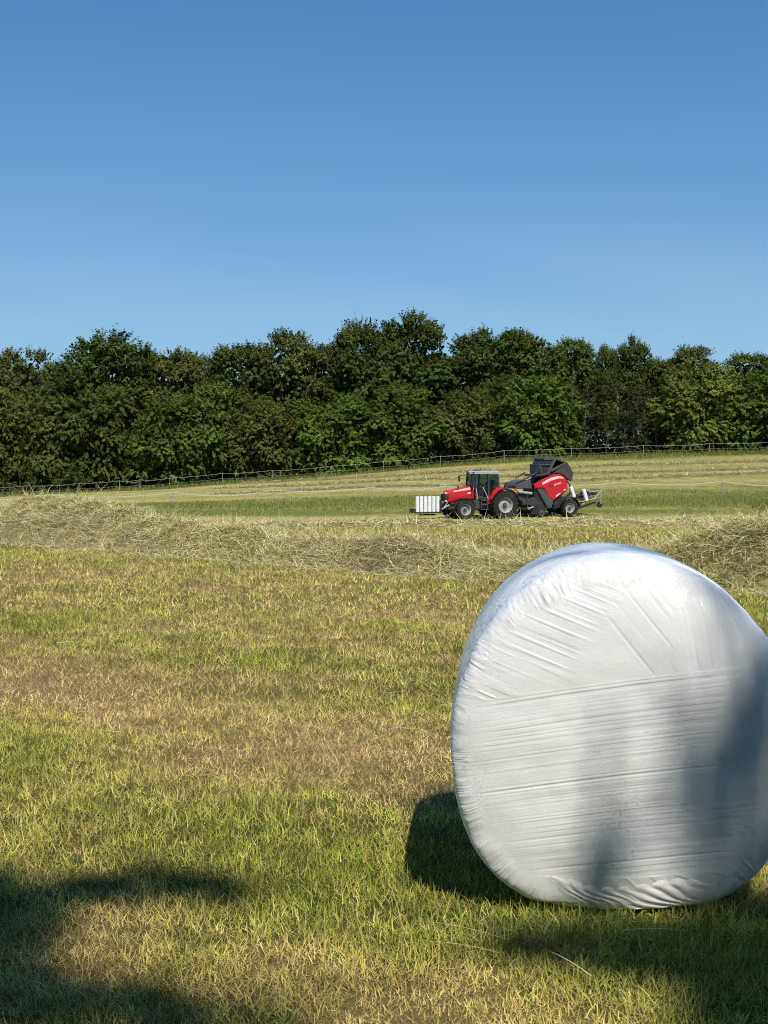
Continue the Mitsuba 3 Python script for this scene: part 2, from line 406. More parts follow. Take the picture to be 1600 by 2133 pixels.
def wheel(root, M, c, R, W, rimR, lugs, dish):
    """wheel whose outer face looks to -y; parts tyre, rim, hub"""
    cx, cy, cz = c
    h = W / 2
    pr_ = [(rimR, -h * .80), (rimR + .03, -h * .92), (rimR + (R - rimR) * .45, -h * 1.0), (R - .10, -h * .95), (R - .05, -h * .80), (R - .035, 0), (R - .05, h * .80), (R - .10, h * .95), (rimR + (R - rimR) * .45, h), (rimR + .03, h * .92), (rimR, h * .80)]
    ty = [lathe_y(pr_, 48)]
    for k in range(lugs):
        for s in (-1, 1):
            a = 2 * np.pi * (k + (.5 if s > 0 else 0)) / lugs
            lug = hullpts([(x, y, z) for (x, y) in ((-.035, s * .02), (.035, s * .02), (.16, s * h * .93), (.24, s * h * .93)) for z in (R - .07, R)] + [(x, s * h * 1.0, R - .14) for x in (.17, .25)])
            Mr = np.eye(4); Mr[0, 0] = Mr[2, 2] = math.cos(a); Mr[0, 2] = math.sin(a); Mr[2, 0] = -math.sin(a)
            lug.apply_transform(Mr); ty.append(lug)
    Mt = np.eye(4); Mt[:3, 3] = c
    w = put(root + '__wheel', lathe_y([(rimR - .01, -h * .78), (rimR + .015, -h * .86), (rimR + .015, -h * .80), (rimR - .02, -h * .70), (rimR - .05, -h * .40), (rimR - .06, dish), (rimR * .55, dish - .05), (rimR * .45, dish - .10), (rimR * .35, dish - .10), (0.001, dish - .10)], 40), 'm_rim', M @ Mt, 30)
    rest = w[len(root) + 2:]
    put(f'{root}__{rest}__tyre', cat(*ty), 'm_rubber', M @ Mt, 30)
    hub = [lathe_y([(.001, dish - .24), (rimR * .22, dish - .24), (rimR * .27, dish - .20), (rimR * .30, dish - .09)], 20)]
    for k in range(8):
        a = k * np.pi / 4
        b = trimesh.creation.cylinder(.018, .04, sections=6); b.apply_transform(trimesh.transformations.rotation_matrix(np.pi / 2, (1, 0, 0))); b.apply_translation((rimR * .40 * math.cos(a), dish - .12, rimR * .40 * math.sin(a))); hub.append(b)
    put(f'{root}__{rest}__hub', cat(*hub), 'm_grey', M @ Mt, 30)
    return w


# ------------------------------------------------------------------ tractor
A_T = math.radians(22)
tx, ty_ = (1037.5 - 800) * 103 / 3250, 103.6
tz = float(H(tx, ty_)) - .0
MT = rotz(A_T, (tx, ty_, tz))
TR = 'tractor'
RR, RW, FR, FW = .93, .66, .66, .55
for s in (-1, 1):
    Ms = MT @ np.diag([1, -s, 1, 1.]) if s > 0 else MT
    wheel(TR, Ms, (0, -.98, RR), RR, RW, .50, 20, -.02)
    wheel(TR, Ms, (-2.85, -.95, FR), FR, FW, .36, 18, .02)
hood = []
secs = [(-3.92, .36, 1.20, 1.74), (-3.80, .42, 1.14, 1.84), (-3.4, .44, 1.20, 1.93), (-2.8, .46, 1.35, 2.05), (-1.95, .50, 1.36, 2.20)]
for (a, b) in zip(secs[:-1], secs[1:]):
    pts = []
    for (x, w, z0, z1) in (a, b):
        pts += [(x, s * w, z0) for s in (-1, 1)] + [(x, s * (w + .03), z0 + .2) for s in (-1, 1)] + [(x, s * w, z1 - .13) for s in (-1, 1)] + [(x, s * (w - .13), z1) for s in (-1, 1)]
    hood.append(hullpts(pts))
hd = put(TR + '__hood', cat(*hood), 'm_red', MT, 40)
for s in (-1, 1):
    put(f'{TR}__hood__stripe', hullpts([(x, s * (w + o), z) for (x, w, z0, z1) in ((-3.42, .44, 1.78, 1.87), (-1.98, .50, 1.98, 2.14)) for z in (z0, z1) for o in (.004, .020)]), 'm_decal', MT)
    put(f'{TR}__hood__number_plate', box(-2.42, -2.12, s * .515 - .012, s * .515 + .012, 1.66, 1.78), 'm_decal', MT)
    put(f'{TR}__hood__side_vent', box(-3.74, -3.55, s * .45 - .012, s * .45 + .012, 1.30, 1.66), 'm_red', MT)
put(f'{TR}__hood__grille', cat(box(-3.96, -3.90, -.33, .33, 1.24, 1.66, .02), box(-3.90, -3.66, -.455, .455, 1.30, 1.64, .02)), 'm_black', MT)
for s in (-1, 1):
    put(TR + '__headlight', box(-3.955, -3.80, s * .27 - .11, s * .27 + .11, 1.67, 1.76, .02), 'm_white_paint', MT)
    put(TR + '__headlight', box(-3.97, -3.85, s * .36 - .09, s * .36 + .09, 1.14, 1.24, .02), 'm_white_paint', MT)
put(TR + '__chassis', cat(box(-3.75, .25, -.26, .26, .62, 1.25, .04), box(-3.2, -2.5, -.70, .70, .52, .78, .04), box(-.35, .35, -.66, .66, .72, 1.15, .05), box(-3.55, -1.6, -.36, .36, .95, 1.38, .04)), 'm_darkgrey', MT)
# front fenders over the small wheels
for s in (-1, 1):
    arc = [(-2.85 + .76 * math.cos(t), .66 + .76 * math.sin(t)) for t in np.linspace(math.radians(20), math.radians(110), 10)]
    arc2 = [(-2.85 + .71 * math.cos(t), .66 + .71 * math.sin(t)) for t in np.linspace(math.radians(110), math.radians(20), 10)]
    put(TR + '__front_fender', prof(arc + arc2, s * .95 - .25, s * .95 + .25), 'm_black', MT)
    # rear fenders: red arch with dark lip
    arc = [(0 + 1.10 * math.cos(t), .93 + 1.08 * math.sin(t)) for t in np.linspace(math.radians(22), math.radians(158), 18)]
    arc2 = [(0 + 1.03 * math.cos(t), .93 + 1.00 * math.sin(t)) for t in np.linspace(math.radians(158), math.radians(22), 18)]
    a0, a1 = sorted((s * .62, s * 1.16))
    f = put(TR + '__fender', cat(prof(arc + arc2, a0, a1), prof([(-1.12, 1.0), (-1.0, 1.36), (-.72, 1.86), (-.45, 2.06), (.05, 2.10), (.05, 1.9), (-.6, 1.7), (-.95, 1.0)], *sorted((s * .60, s * .90)))), 'm_red', MT)
    ar = [(1.10 * math.cos(t), .93 + 1.09 * math.sin(t)) for t in np.linspace(math.radians(16), math.radians(120), 16)]
    ar2 = [(1.05 * math.cos(t), .93 + 1.04 * math.sin(t)) for t in np.linspace(math.radians(120), math.radians(16), 16)]
    put(f + '__lip', prof(ar + ar2, *sorted((s * 1.165, s * 1.24))), 'm_black', MT)
    put(TR + '__rear_light', box(.86, .98, s * .9 - .12, s * .9 + .12, 1.86, 1.98, .02), 'm_orange', MT)
    put(TR + '__step', cat(*[box(-1.62, -1.14, *sorted((s * .62, s * .98)), z, z + .05, .01) for z in (.62, .92, 1.22)], tube([(-1.60, s * .96, .62), (-1.60, s * .92, 1.25)], .025), tube([(-1.16, s * .96, .62), (-1.16, s * .92, 1.25)], .025)), 'm_grey', MT)
    put(TR + '__fuel_tank', cat(box(-2.15, -1.66, *sorted((s * .30, s * .86)), .62, 1.24, .08), box(-1.64, -1.0, *sorted((s * .30, s * .80)), .66, 1.18, .08)), 'm_darkgrey', MT)
    put(TR + '__mirror', cat(tube([(-1.98, s * .78, 2.84), (-2.18, s * 1.10, 2.88), (-2.22, s * 1.22, 2.82)], .02), box(-2.26, -2.18, s * 1.24 - .10, s * 1.24 + .10, 2.46, 2.84, .03)), 'm_black', MT)
# cab
x0, x1 = -1.98, -.12
pill = []
for s in (-1, 1):
    for (xb, xt, w) in ((-1.95, -1.86, .045), (-1.02, -1.00, .05), (-.20, -.34, .06)):
        pill.append(hullpts([(xb + dx, s * .80 + dy, 1.42) for dx in (-w, w) for dy in (-.03, .03)] + [(xt + dx, s * .74 + dy, 2.96) for dx in (-w, w) for dy in (-.03, .03)]))
    pill.append(box(-1.98, -.16, s * .80 - .04, s * .80 + .04, 1.36, 1.46, .015))
pill += [box(-1.98, -1.90, -.78, .78, 1.90, 2.02, .015), box(-.24, -.14, -.78, .78, 1.92, 2.02, .015), box(-1.98, -.16, -.80, .80, 1.28, 1.37, .02)]
cb = put(TR + '__cab', cat(*pill), 'm_darkgrey', MT)
put(cb + '__roof', cat(hullpts([(x, y, z) for (x, z) in ((-2.06, 2.97), (-2.00, 3.10), (-.16, 3.12), (-.04, 2.99)) for y in (-.80, .80)] + [(x, y, 3.17) for x in (-1.8, -.4) for y in (-.62, .62)])), 'm_roof', MT, 25)
put(cb + '__roof_front', box(-2.16, -1.99, -.76, .76, 2.94, 3.09, .04), 'm_grey', MT)
for y in (-.6, -.36, .36, .6):
    put(cb + '__work_light', box(-2.20, -2.13, y - .08, y + .08, 2.96, 3.05, .015), 'm_white_paint', MT)
put(cb + '__beacon', cat(trimesh.creation.cylinder(.06, .16, sections=14, transform=np.array([[1, 0, 0, -.28], [0, 1, 0, -.6], [0, 0, 1, 3.24], [0, 0, 0, 1.]]))), 'm_orange', MT)
put(cb + '__antenna', tube([(-1.2, .1, 3.15), (-1.2, .1, 3.36)], .018, 6), 'm_black', MT)
put(cb + '__receiver', box(-1.75, -1.35, -.2, .2, 3.18, 3.25, .03), 'm_black', MT)


def pane(pts):
    p = np.array(pts, float)
    return trimesh.Trimesh(p, [[0, 1, 2], [0, 2, 3]], process=False)


for s in (-1, 1):
    put(cb + '__window', pane([(-1.93, s * .80, 1.48), (-1.06, s * .80, 1.48), (-1.04, s * .745, 2.95), (-1.84, s * .745, 2.95)]), 'm_glass', MT, False)
    put(cb + '__window', pane([(-.96, s * .80, 1.48), (-.24, s * .80, 1.48), (-.36, s * .745, 2.95), (-.96, s * .745, 2.95)]), 'm_glass', MT, False)
put(cb + '__windscreen', pane([(-1.96, -.76, 1.48), (-1.96, .76, 1.48), (-1.88, .70, 2.95), (-1.88, -.70, 2.95)]), 'm_glass', MT, False)
put(cb + '__rear_window', pane([(-.17, -.76, 2.02), (-.17, .76, 2.02), (-.30, .70, 2.95), (-.30, -.70, 2.95)]), 'm_glass', MT, False)
put(cb + '__seat', cat(box(-.95, -.45, -.26, .26, 1.78, 1.92, .05), hullpts([(x, y, z) for (x, z) in ((-.55, 1.86), (-.43, 1.86), (-.38, 2.56), (-.28, 2.54)) for y in (-.24, .24)]), box(-.9, -.5, -.2, .2, 1.37, 1.78, .03)), 'm_black', MT)
put(cb + '__dashboard', cat(box(-1.86, -1.55, -.22, .22, 1.42, 2.12, .06), tube([(-1.55, 0, 2.05), (-1.38, 0, 2.20)], .03), trimesh.creation.torus(.18, .018, 24, 8, transform=trimesh.transformations.translation_matrix((-1.37, 0, 2.21)) @ trimesh.transformations.rotation_matrix(-.7, (0, 1, 0)))), 'm_black', MT)
put(TR + '__grab_rail', tube([(-1.10, -.86, 1.30), (-1.14, -.90, 1.42), (-1.44, -.88, 2.02), (-1.46, -.84, 2.1)], .024), 'm_decal', MT)
put(TR + '__grab_rail', tube([(-1.92, -.90, 1.30), (-1.92, -.93, 1.5), (-1.95, -.88, 2.0)], .024), 'm_decal', MT)
put(TR + '__exhaust_pipe', cat(tube([(-2.12, -.44, 1.95), (-2.12, -.52, 2.05), (-2.12, -.52, 2.60)], .11, 14), tube([(-2.12, -.52, 2.60), (-2.12, -.52, 2.86), (-2.18, -.54, 2.98)], .055, 12)), 'm_black', MT)
put(TR + '__air_intake', cat(tube([(-3.05, -.40, 2.02), (-3.05, -.40, 2.20)], .05, 12)), 'm_black', MT)
put(TR + '__rear_tool_box', hullpts([(.10, y, 2.02) for y in (-.95, -.70)] + [(.36, y, 2.02) for y in (-.95, -.70)] + [(.2, y, 2.42) for y in (-.9, -.75)]), 'm_darkgrey', MT)
# front linkage and the film carrier
put(TR + '__front_linkage', cat(tube([(-3.7, -.42, .95), (-4.1, -.42, .74), (-4.35, -.42, .62)], .055), tube([(-3.7, .42, .95), (-4.1, .42, .74), (-4.35, .42, .62)], .055), tube([(-3.8, 0, 1.2), (-4.3, 0, 1.05)], .05), tube([(-4.1, -.42, .74), (-3.8, -.42, 1.12)], .04), box(-4.40, -4.28, -.5, .5, .52, 1.15, .02)), 'm_steel', MT)
RX = [-4.48 - .292 * k for k in range(6)]
fr = [box(RX[-1] - .17, -4.34, -.50, -.16, .44, .50, .01), box(RX[-1] - .17, -4.34, .16, .50, .44, .50, .01), box(RX[-1] - .20, RX[-1] - .155, -.5, .5, .44, .72, .01), box(RX[-1] + .4, -4.6, -.3, .3, .28, .36, .02), box(-4.41, -4.30, -.6, .6, .44, 1.3, .01)]
put(TR + '__film_carrier', cat(*fr), 'm_black', MT)
lab(TR, 'red four wheel tractor with grey cab roof pulling the baler across the field', 'tractor')
FLAT = lambda z: [(.001, 0), (z, 0)]


def roll(key, p0, p1, rad, label, group, M):
    p0, p1 = np.array(p0, float), np.array(p1, float)
    d = (p1 - p0)
    s0, s1 = p0 + d * .02, p1 - d * .02
    put(key, cat(tube([p0, s0, s0 + d * .01, s1 - d * .01, s1, p1], [rad - .02, rad - .004, rad, rad, rad - .004, rad - .02], 22)), 'm_film', M, 30)


for k, x in enumerate(RX):
    key = 'film_roll' + ('_%03d' % k if k else '')
    roll(key, (x, -.36, .50), (x, -.36, 1.53), .116, '', '', MT)
    lab(key, ['white film roll on the tractor\'s front carrier, the one nearest the grille', 'white film roll on the front carrier, second from the grille', 'white film roll on the front carrier, third from the grille', 'white film roll on the front carrier, third from its front end', 'white film roll on the front carrier, second from its front end', 'white film roll at the very front end of the tractor\'s carrier'][k], 'film roll', 'film rolls standing on the front carrier')


# driver: one continuous body from hulls of joint spheres, clothes over it
def limb(chain, seg=14):
    out = None
    for (p, a), (q, b) in zip(chain[:-1], chain[1:]):
        h = m3.Manifold.batch_hull([m3.Manifold.sphere(a, seg).translate(p), m3.Manifold.sphere(b, seg).translate(q)])
        out = h if out is None else out + h
    return out


def finish(m, e=.02):
    q = m.refine_to_length(e).to_mesh()
    t = trimesh.Trimesh(q.vert_properties[:, :3], q.tri_verts)
    trimesh.smoothing.filter_taubin(t, iterations=6)
    return t


hip, chest, neck, head = (-.68, 0, 1.98), (-.60, 0, 2.36), (-.60, 0, 2.52), (-.64, 0, 2.66)
body = limb([(hip, .15), ((-.62, 0, 2.2), .14), (chest, .15), (neck, .055), (head, .095)])
body += limb([((-.68, 0, 2.63), .075), ((-.745, 0, 2.63), .018)]) + limb([((-.70, 0, 2.60), .06), ((-.715, 0, 2.575), .04)])
shirt = limb([((-.66, 0, 2.02), .165), (chest, .168), ((-.60, 0, 2.46), .09)])
short = limb([((-.68, 0, 1.97), .17), ((-.68, 0, 1.96), .165)])
for s in (-1, 1):
    sh, el, wr = (-.60, s * .20, 2.42), (-.86, s * .27, 2.18), (-1.18, s * .17, 2.27)
    body += limb([(chest, .12), (sh, .062), (el, .046), (wr, .030), ((-1.24, s * .165, 2.28), .036)])
    for fk in range(4):
        y = s * .165 + (fk - 1.5) * .019
        body += limb([((-1.26, y, 2.29), .011), ((-1.32, y, 2.31 - .004 * fk), .010), ((-1.345, y, 2.28), .009), ((-1.33, y, 2.255), .008)], 8)
    body += limb([((-1.22, s * .13, 2.29), .012), ((-1.27, s * .115, 2.27), .010), ((-1.31, s * .12, 2.255), .009)], 8)
    shirt += limb([(chest, .135), (sh, .078), ((-.78, s * .245, 2.26), .062)])
    kn, an = (-1.15, s * .17, 2.02), (-1.22, s * .19, 1.52)
    body += limb([((-.70, s * .10, 1.97), .09), (kn, .062), (an, .040), ((-1.22, s * .19, 1.45), .042), ((-1.42, s * .2, 1.42), .035)])
    short += limb([((-.70, s * .10, 1.97), .105), ((-1.04, s * .155, 2.01), .084)])
    body += limb([((-.635, s * .092, 2.655), .022), ((-.63, s * .10, 2.67), .018)], 8)
put('person__body', finish(body), 'm_skin', MT, True)
put('person__shirt', finish(shirt, .03), 'm_shirt', MT, True)
put('person__shorts', finish(short, .03), 'm_short', MT, True)
put('person__hair', finish(limb([((-.61, 0, 2.69), .098), ((-.64, 0, 2.71), .09)]), .03), 'm_hair', MT, True)
lab('person', 'driver in dark clothes sitting behind the wheel in the tractor cab', 'person')

# ------------------------------------------------------------------ baler with wrapper
A_B = math.radians(17)
bx, by = (1171 - 800) * 106.2 / 3250, 106.2
bz = float(H(bx, by))
MB = rotz(A_B, (bx, by, bz))
BA = 'baler'
for s in (-1, 1):
    Ms = MB @ np.diag([1, -s, 1, 1.]) if s > 0 else MB
    wheel(BA, Ms, (0, -1.15, .57), .57, .48, .31, 16, .0)
    a1 = [(.73 * math.cos(t), .57 + .73 * math.sin(t)) for t in np.linspace(math.radians(5), math.radians(160), 16)]
    a2 = [(.68 * math.cos(t), .57 + .68 * math.sin(t)) for t in np.linspace(math.radians(160), math.radians(5), 16)]
    put(BA + '__mudguard', cat(prof(a1 + a2, s * 1.15 - .28, s * 1.15 + .28), prof([(-1.15, .55), (-.62, .60), (-.55, 1.05), (-.2, 1.28), (-.5, 1.35), (-1.05, 1.0)], s * 1.15 - .06, s * 1.15 + .06)), 'm_black', MB)
    red = [(-2.54, 2.17), (-1.75, 2.58), (-1.02, 2.86), (-.68, 2.82), (-.43, 2.71), (-.2, 2.50), (-.11, 2.1), (-.09, 1.87), (-.2, 1.70), (-1.11, 1.08), (-1.47, 1.27), (-1.88, 1.91), (-2.47, 1.87)]
    q0, q1 = sorted((s * 1.02, s * 1.20))
    p = put(BA + '__side_panel', prof(red, q0, q1, .05), 'm_red', MB, 30)
    yo = s * 1.203
    w = lambda pts: prof(pts, *sorted((yo, yo + s * .006)))
    put(p + '__stripe', w([(-1.98, 2.10), (-1.97, 2.28), (-1.40, 2.58), (-.80, 2.72), (-.48, 2.64), (-.42, 2.54), (-.75, 2.56), (-1.35, 2.40)]), 'm_decal', MB)
    # three-triangle emblem and lettering
    em = []
    for (cx, cz, h) in ((-1.42, 2.06, .13), (-1.31, 1.98, .13), (-1.20, 2.06, .13)):
        em.append(w([(cx - h * .6, cz - h * .5), (cx + h * .6, cz - h * .5), (cx, cz + h * .55)]))
    put(p + '__emblem', cat(*em), 'm_black', MB)
    tx_ = meshkit.text_mesh('MASSEY FERGUSON', .075, .006, True)
    a = math.radians(16)
    v = tx_.vertices.copy()
    wid = v[:, 0].max(); k = .55 / wid
    X_, Z_ = v[:, 0] * k, v[:, 1] * 1.25
    if s > 0: X_ = .55 - X_
    tx_.vertices = np.stack([-1.12 + X_ * math.cos(a) - Z_ * math.sin(a), yo + s * v[:, 2], 2.06 + X_ * math.sin(a) + Z_ * math.cos(a)], 1)
    put(p + '__lettering', tx_, 'm_white_paint', MB, False)
    put(p + '__badge', w([(-.98, 1.30), (-.66, 1.50), (-.64, 1.60), (-.96, 1.42)]), 'm_decal', MB)
    put(p + '__badge', w([(-.42, 1.72), (-.24, 1.79), (-.24, 1.86), (-.42, 1.79)]), 'm_decal', MB)
    put(p + '__crease', w([(-1.50, 1.53), (-.30, 1.86), (-.30, 1.885), (-1.50, 1.56)]), 'm_red', MB)
    put(BA + '__chain_guard', prof([(-2.32, 1.84), (-1.93, 1.88), (-1.12, 1.10), (-1.25, .58), (-1.52, .54)], *sorted((s * .98, s * 1.17)), .04), 'm_grey', MB)
    # tailgate side, swung up
    put(BA + '__tailgate_side', prof([(-1.30, 2.78), (-.22, 3.52), (-.10, 3.60), (.20, 3.20), (.33, 2.90), (.29, 2.44), (.18, 2.36), (-.12, 2.55), (-.40, 2.78), (-.95, 2.92)], *sorted((s * .98, s * 1.08)), .03), 'm_darkgrey', MB)
    put(BA + '__tailgate_arm', cat(hullpts([(x, y, z) for (x, z) in ((-1.55, 2.86), (-1.38, 2.86), (-.86, 3.82), (-1.02, 3.86)) for y in sorted((s * .86, s * 1.0))]), hullpts([(x, y, z) for (x, z) in ((-1.3, 3.1), (-1.22, 3.0), (-.16, 3.54), (-.2, 3.64)) for y in sorted((s * .88, s * 1.1))])), 'm_grey', MB)
    put(BA + '__hose', cat(*[tube([(-.15, s * (1.05 + .03 * k), 2.4), (.02 + .05 * k, s * 1.12, 2.1), (.12, s * 1.1, 1.6 + .1 * k), (.05, s * 1.0, 1.25)], .018, 6) for k in range(3)]), 'm_black', MB)
# chamber body between the panels
put(BA + '__chamber', prof([(-2.45, 1.25), (-2.45, 2.1), (-1.9, 2.5), (-1.05, 2.78), (-.45, 2.66), (-.2, 2.4), (-.15, 1.7), (-1.0, .85), (-1.6, .6)], -1.0, 1.0), 'm_black', MB)
put(BA + '__tailgate', cat(hullpts([(x, y, z) for (x, z) in ((-.16, 3.60), (-.06, 3.62), (.30, 2.90), (.36, 2.92)) for y in (-1.0, 1.0)]), hullpts([(x, y, z) for (x, z) in ((.25, 2.42), (.31, 2.40), (.30, 2.92), (.36, 2.9)) for y in (-1.0, 1.0)]), hullpts([(x, y, z) for (x, z) in ((-.9, 3.86), (-.84, 3.80), (-.12, 3.56), (-.12, 3.64)) for y in (-1.0, 1.0)])), 'm_darkgrey', MB)
put(BA + '__net_box', cat(hullpts([(x, y, z) for (x, z) in ((-1.72, 3.90), (-1.60, 4.0), (-.86, 3.98), (-.82, 3.80), (-1.70, 3.78)) for y in (-.92, .92)]), box(-1.98, -1.90, -.95, .95, 2.9, 3.5, .02), box(-2.02, -1.2, -.98, .98, 3.42, 3.50, .02)), 'm_grey', MB)
put(BA + '__net_bay', prof([(-1.92, 2.6), (-1.92, 3.42), (-1.66, 3.78), (-.95, 3.78), (-1.25, 2.8)], -.86, .86), 'm_black', MB)
put(BA + '__top_cover', cat(hullpts([(x, y, z) for (x, z) in ((-2.34, 2.70), (-2.32, 2.82), (-1.4, 2.92), (-1.4, 2.82)) for y in (-1.04, 1.04)]), hullpts([(x, y, z) for (x, z) in ((-2.40, 2.90), (-2.30, 2.98), (-1.95, 3.45), (-2.0, 3.5)) for y in (-1.0, -.9)]), hullpts([(x, y, z) for (x, z) in ((-3.0, 2.52), (-3.0, 2.60), (-2.3, 2.98), (-2.3, 2.88)) for y in (-1.04, -.94)]), hullpts([(x, y, z) for (x, z) in ((-3.0, 2.52), (-3.0, 2.60), (-2.3, 2.98), (-2.3, 2.88)) for y in (.94, 1.04)])), 'm_darkgrey', MB)
put(BA + '__front_cover', cat(prof([(-3.82, 1.86), (-3.86, 2.06), (-3.72, 2.26), (-3.1, 2.48), (-2.72, 2.46), (-2.66, 2.2), (-2.6, 1.86)], -1.02, 1.02, .05)), 'm_grey', MB, 30)
put(BA + '__cover_rim', cat(tube([(-3.84, -1.05, 1.9), (-3.88, -1.05, 2.1), (-3.7, -1.05, 2.32), (-3.0, -1.05, 2.60), (-2.3, -1.05, 2.96)], .045)), 'm_black', MB)
put(BA + '__net_roll', tube([(-3.66, -1.0, 1.66), (-2.66, -1.08, 1.54)], .10, 16), 'm_steel', MB)
put(BA + '__gearbox', cat(box(-3.6, -2.7, -.9, .9, 1.18, 1.50, .04), box(-3.3, -2.55, -.98, .98, .75, 1.2, .05), box(-2.7, -1.7, -1.0, 1.0, .5, 1.3, .05), tube([(-3.75, -.8, 1.4), (-3.1, -.95, .9)], .07), tube([(-3.0, -1.0, 1.45), (-2.95, -1.0, .55)], .06)), 'm_darkgrey', MB)
put(BA + '__drawbar', cat(hullpts([(x, y, z) for (x, yw) in ((-2.6, .5), (-4.6, .14)) for y in (-yw, yw) for z in (.62, .86)]), tube([(-5.0, 0, .74), (-4.4, 0, .74)], .06), tube([(-3.6, -.45, .8), (-3.6, -.5, .2)], .045), box(-3.72, -3.48, -.6, -.4, .02, .07)), 'm_black', MB)
put(BA + '__driveshaft', tube([(-5.0, .05, 1.0), (-3.5, .05, 1.05)], .075, 12), 'm_black', MB)
# pickup
pk = [tube([(-2.35, -1.15, .42), (-2.35, 1.15, .42)], .24, 16)]
for y in np.linspace(-1.1, 1.1, 20):
    for a in np.linspace(0, 2 * np.pi, 7)[:-1]:
        pk.append(tube([(-2.35 + .2 * math.cos(a), y, .42 + .2 * math.sin(a)), (-2.35 + .36 * math.cos(a - .3), y, .42 + .36 * math.sin(a - .3))], .012, 4))
put(BA + '__pickup', cat(*pk), 'm_darkgrey', MB)
put(BA + '__pickup_roller', cat(tube([(-2.85, -1.1, .55), (-2.85, 1.1, .55)], .10, 14), tube([(-2.85, -1.12, .55), (-2.2, -1.16, .75)], .04), tube([(-2.85, 1.12, .55), (-2.2, 1.16, .75)], .04)), 'm_steel', MB)
for s in (-1, 1):
    put(BA + '__pickup_side', prof([(-2.8, .18), (-1.9, .14), (-1.6, .5), (-1.9, .82), (-2.5, .8)], *sorted((s * 1.16, s * 1.22)), .01), 'm_black', MB)
    put(BA + '__gauge_wheel', cat(lathe_y([(.06, -.06), (.19, -.05), (.21, 0), (.19, .05), (.06, .06)], 20).apply_translation((-2.05, s * 1.36, .22)), tube([(-2.05, s * 1.36, .22), (-2.1, s * 1.2, .5)], .03)), 'm_grey', MB)
# wrapping table at the back
put(BA + '__table_frame', cat(*[tube([(.62, y, .92), (1.3, y, 1.02), (1.92, y, 1.18), (2.52, y, 1.78)], .035) for y in (-1.05, 1.05)], *[tube([(x, -1.05, z), (x, 1.05, z)], .03) for x, z in ((.7, .93), (1.92, 1.18), (2.52, 1.78))], tube([(2.52, -1.05, 1.78), (2.2, -1.05, 1.68), (1.5, -1.0, 1.60)], .025), tube([(1.9, -1.08, 1.16), (2.4, -1.08, 1.30), (2.52, -1.05, 1.62)], .022)), 'm_steel', MB)
put(BA + '__table_arm', cat(*[hullpts([(x, y + d, z) for (x, z) in ((.45, .35), (.5, .52), (2.05, .98), (2.05, .86)) for d in (-.05, .05)]) for y in (-.95, .95)], *[hullpts([(x, y + d, z) for (x, z) in ((.35, .95), (.42, 1.10), (1.05, 1.62), (1.10, 1.50)) for d in (-.04, .04)]) for y in (-.9, .9)], box(.2, .75, -.9, .9, .42, .80, .04), tube([(.9, -.98, .6), (1.15, -.98, 1.5)], .04), tube([(.55, -1.0, 1.2), (1.7, -1.0, 1.0)], .03), tube([(1.1, -1.0, 1.5), (1.5, -1.0, 1.62), (1.75, -.95, 1.5)], .035)), 'm_black', MB)
put(BA + '__table_roller', cat(tube([(1.45, -.9, 1.32), (1.45, .9, 1.32)], .13, 16), tube([(2.05, -.9, 1.52), (2.05, .9, 1.52)], .13, 16)), 'm_grey', MB)
put(BA + '__table_belt', cat(*[box(1.45, 2.05, y - .1, y + .1, 1.38, 1.42).apply_transform(trimesh.transformations.rotation_matrix(-.3, (0, 1, 0), (1.75, 0, 1.4))) for y in np.linspace(-.75, .75, 6)]), 'm_darkgrey', MB)
put(BA + '__hazard_strip', prof([(.98, .76), (1.50, .96), (1.50, 1.01), (.98, .82)], -1.06, -1.02), 'm_yellow', MB)
cw = put(BA + '__caster_wheel', cat(lathe_y([(.05, -.06), (.16, -.07), (.20, -.03), (.20, .03), (.16, .07), (.05, .06)], 24).apply_translation((2.28, -1.1, .76))), 'm_rubber', MB)
put(cw + '__fork', cat(tube([(2.28, -1.1, .76), (2.34, -1.19, .80), (2.36, -1.12, 1.05), (2.40, -1.08, 1.5)], .035)), 'm_steel', MB)
lab(BA, 'red and black round baler with raised tailgate and wrapping table behind the tractor', 'baler')
roll('film_roll_006', (.40, -1.12, 1.28), (.14, -1.12, 1.98), .135, '', '', MB)
lab('film_roll_006', 'white film roll leaning against the back of the red baler panel', 'film roll', 'film rolls on the wrapper')
roll('film_roll_007', (1.32, -1.12, 1.03), (1.08, -1.12, 1.80), .135, '', '', MB)
lab('film_roll_007', 'white film roll standing on the wrapping table at the rear', 'film roll', 'film rolls on the wrapper')

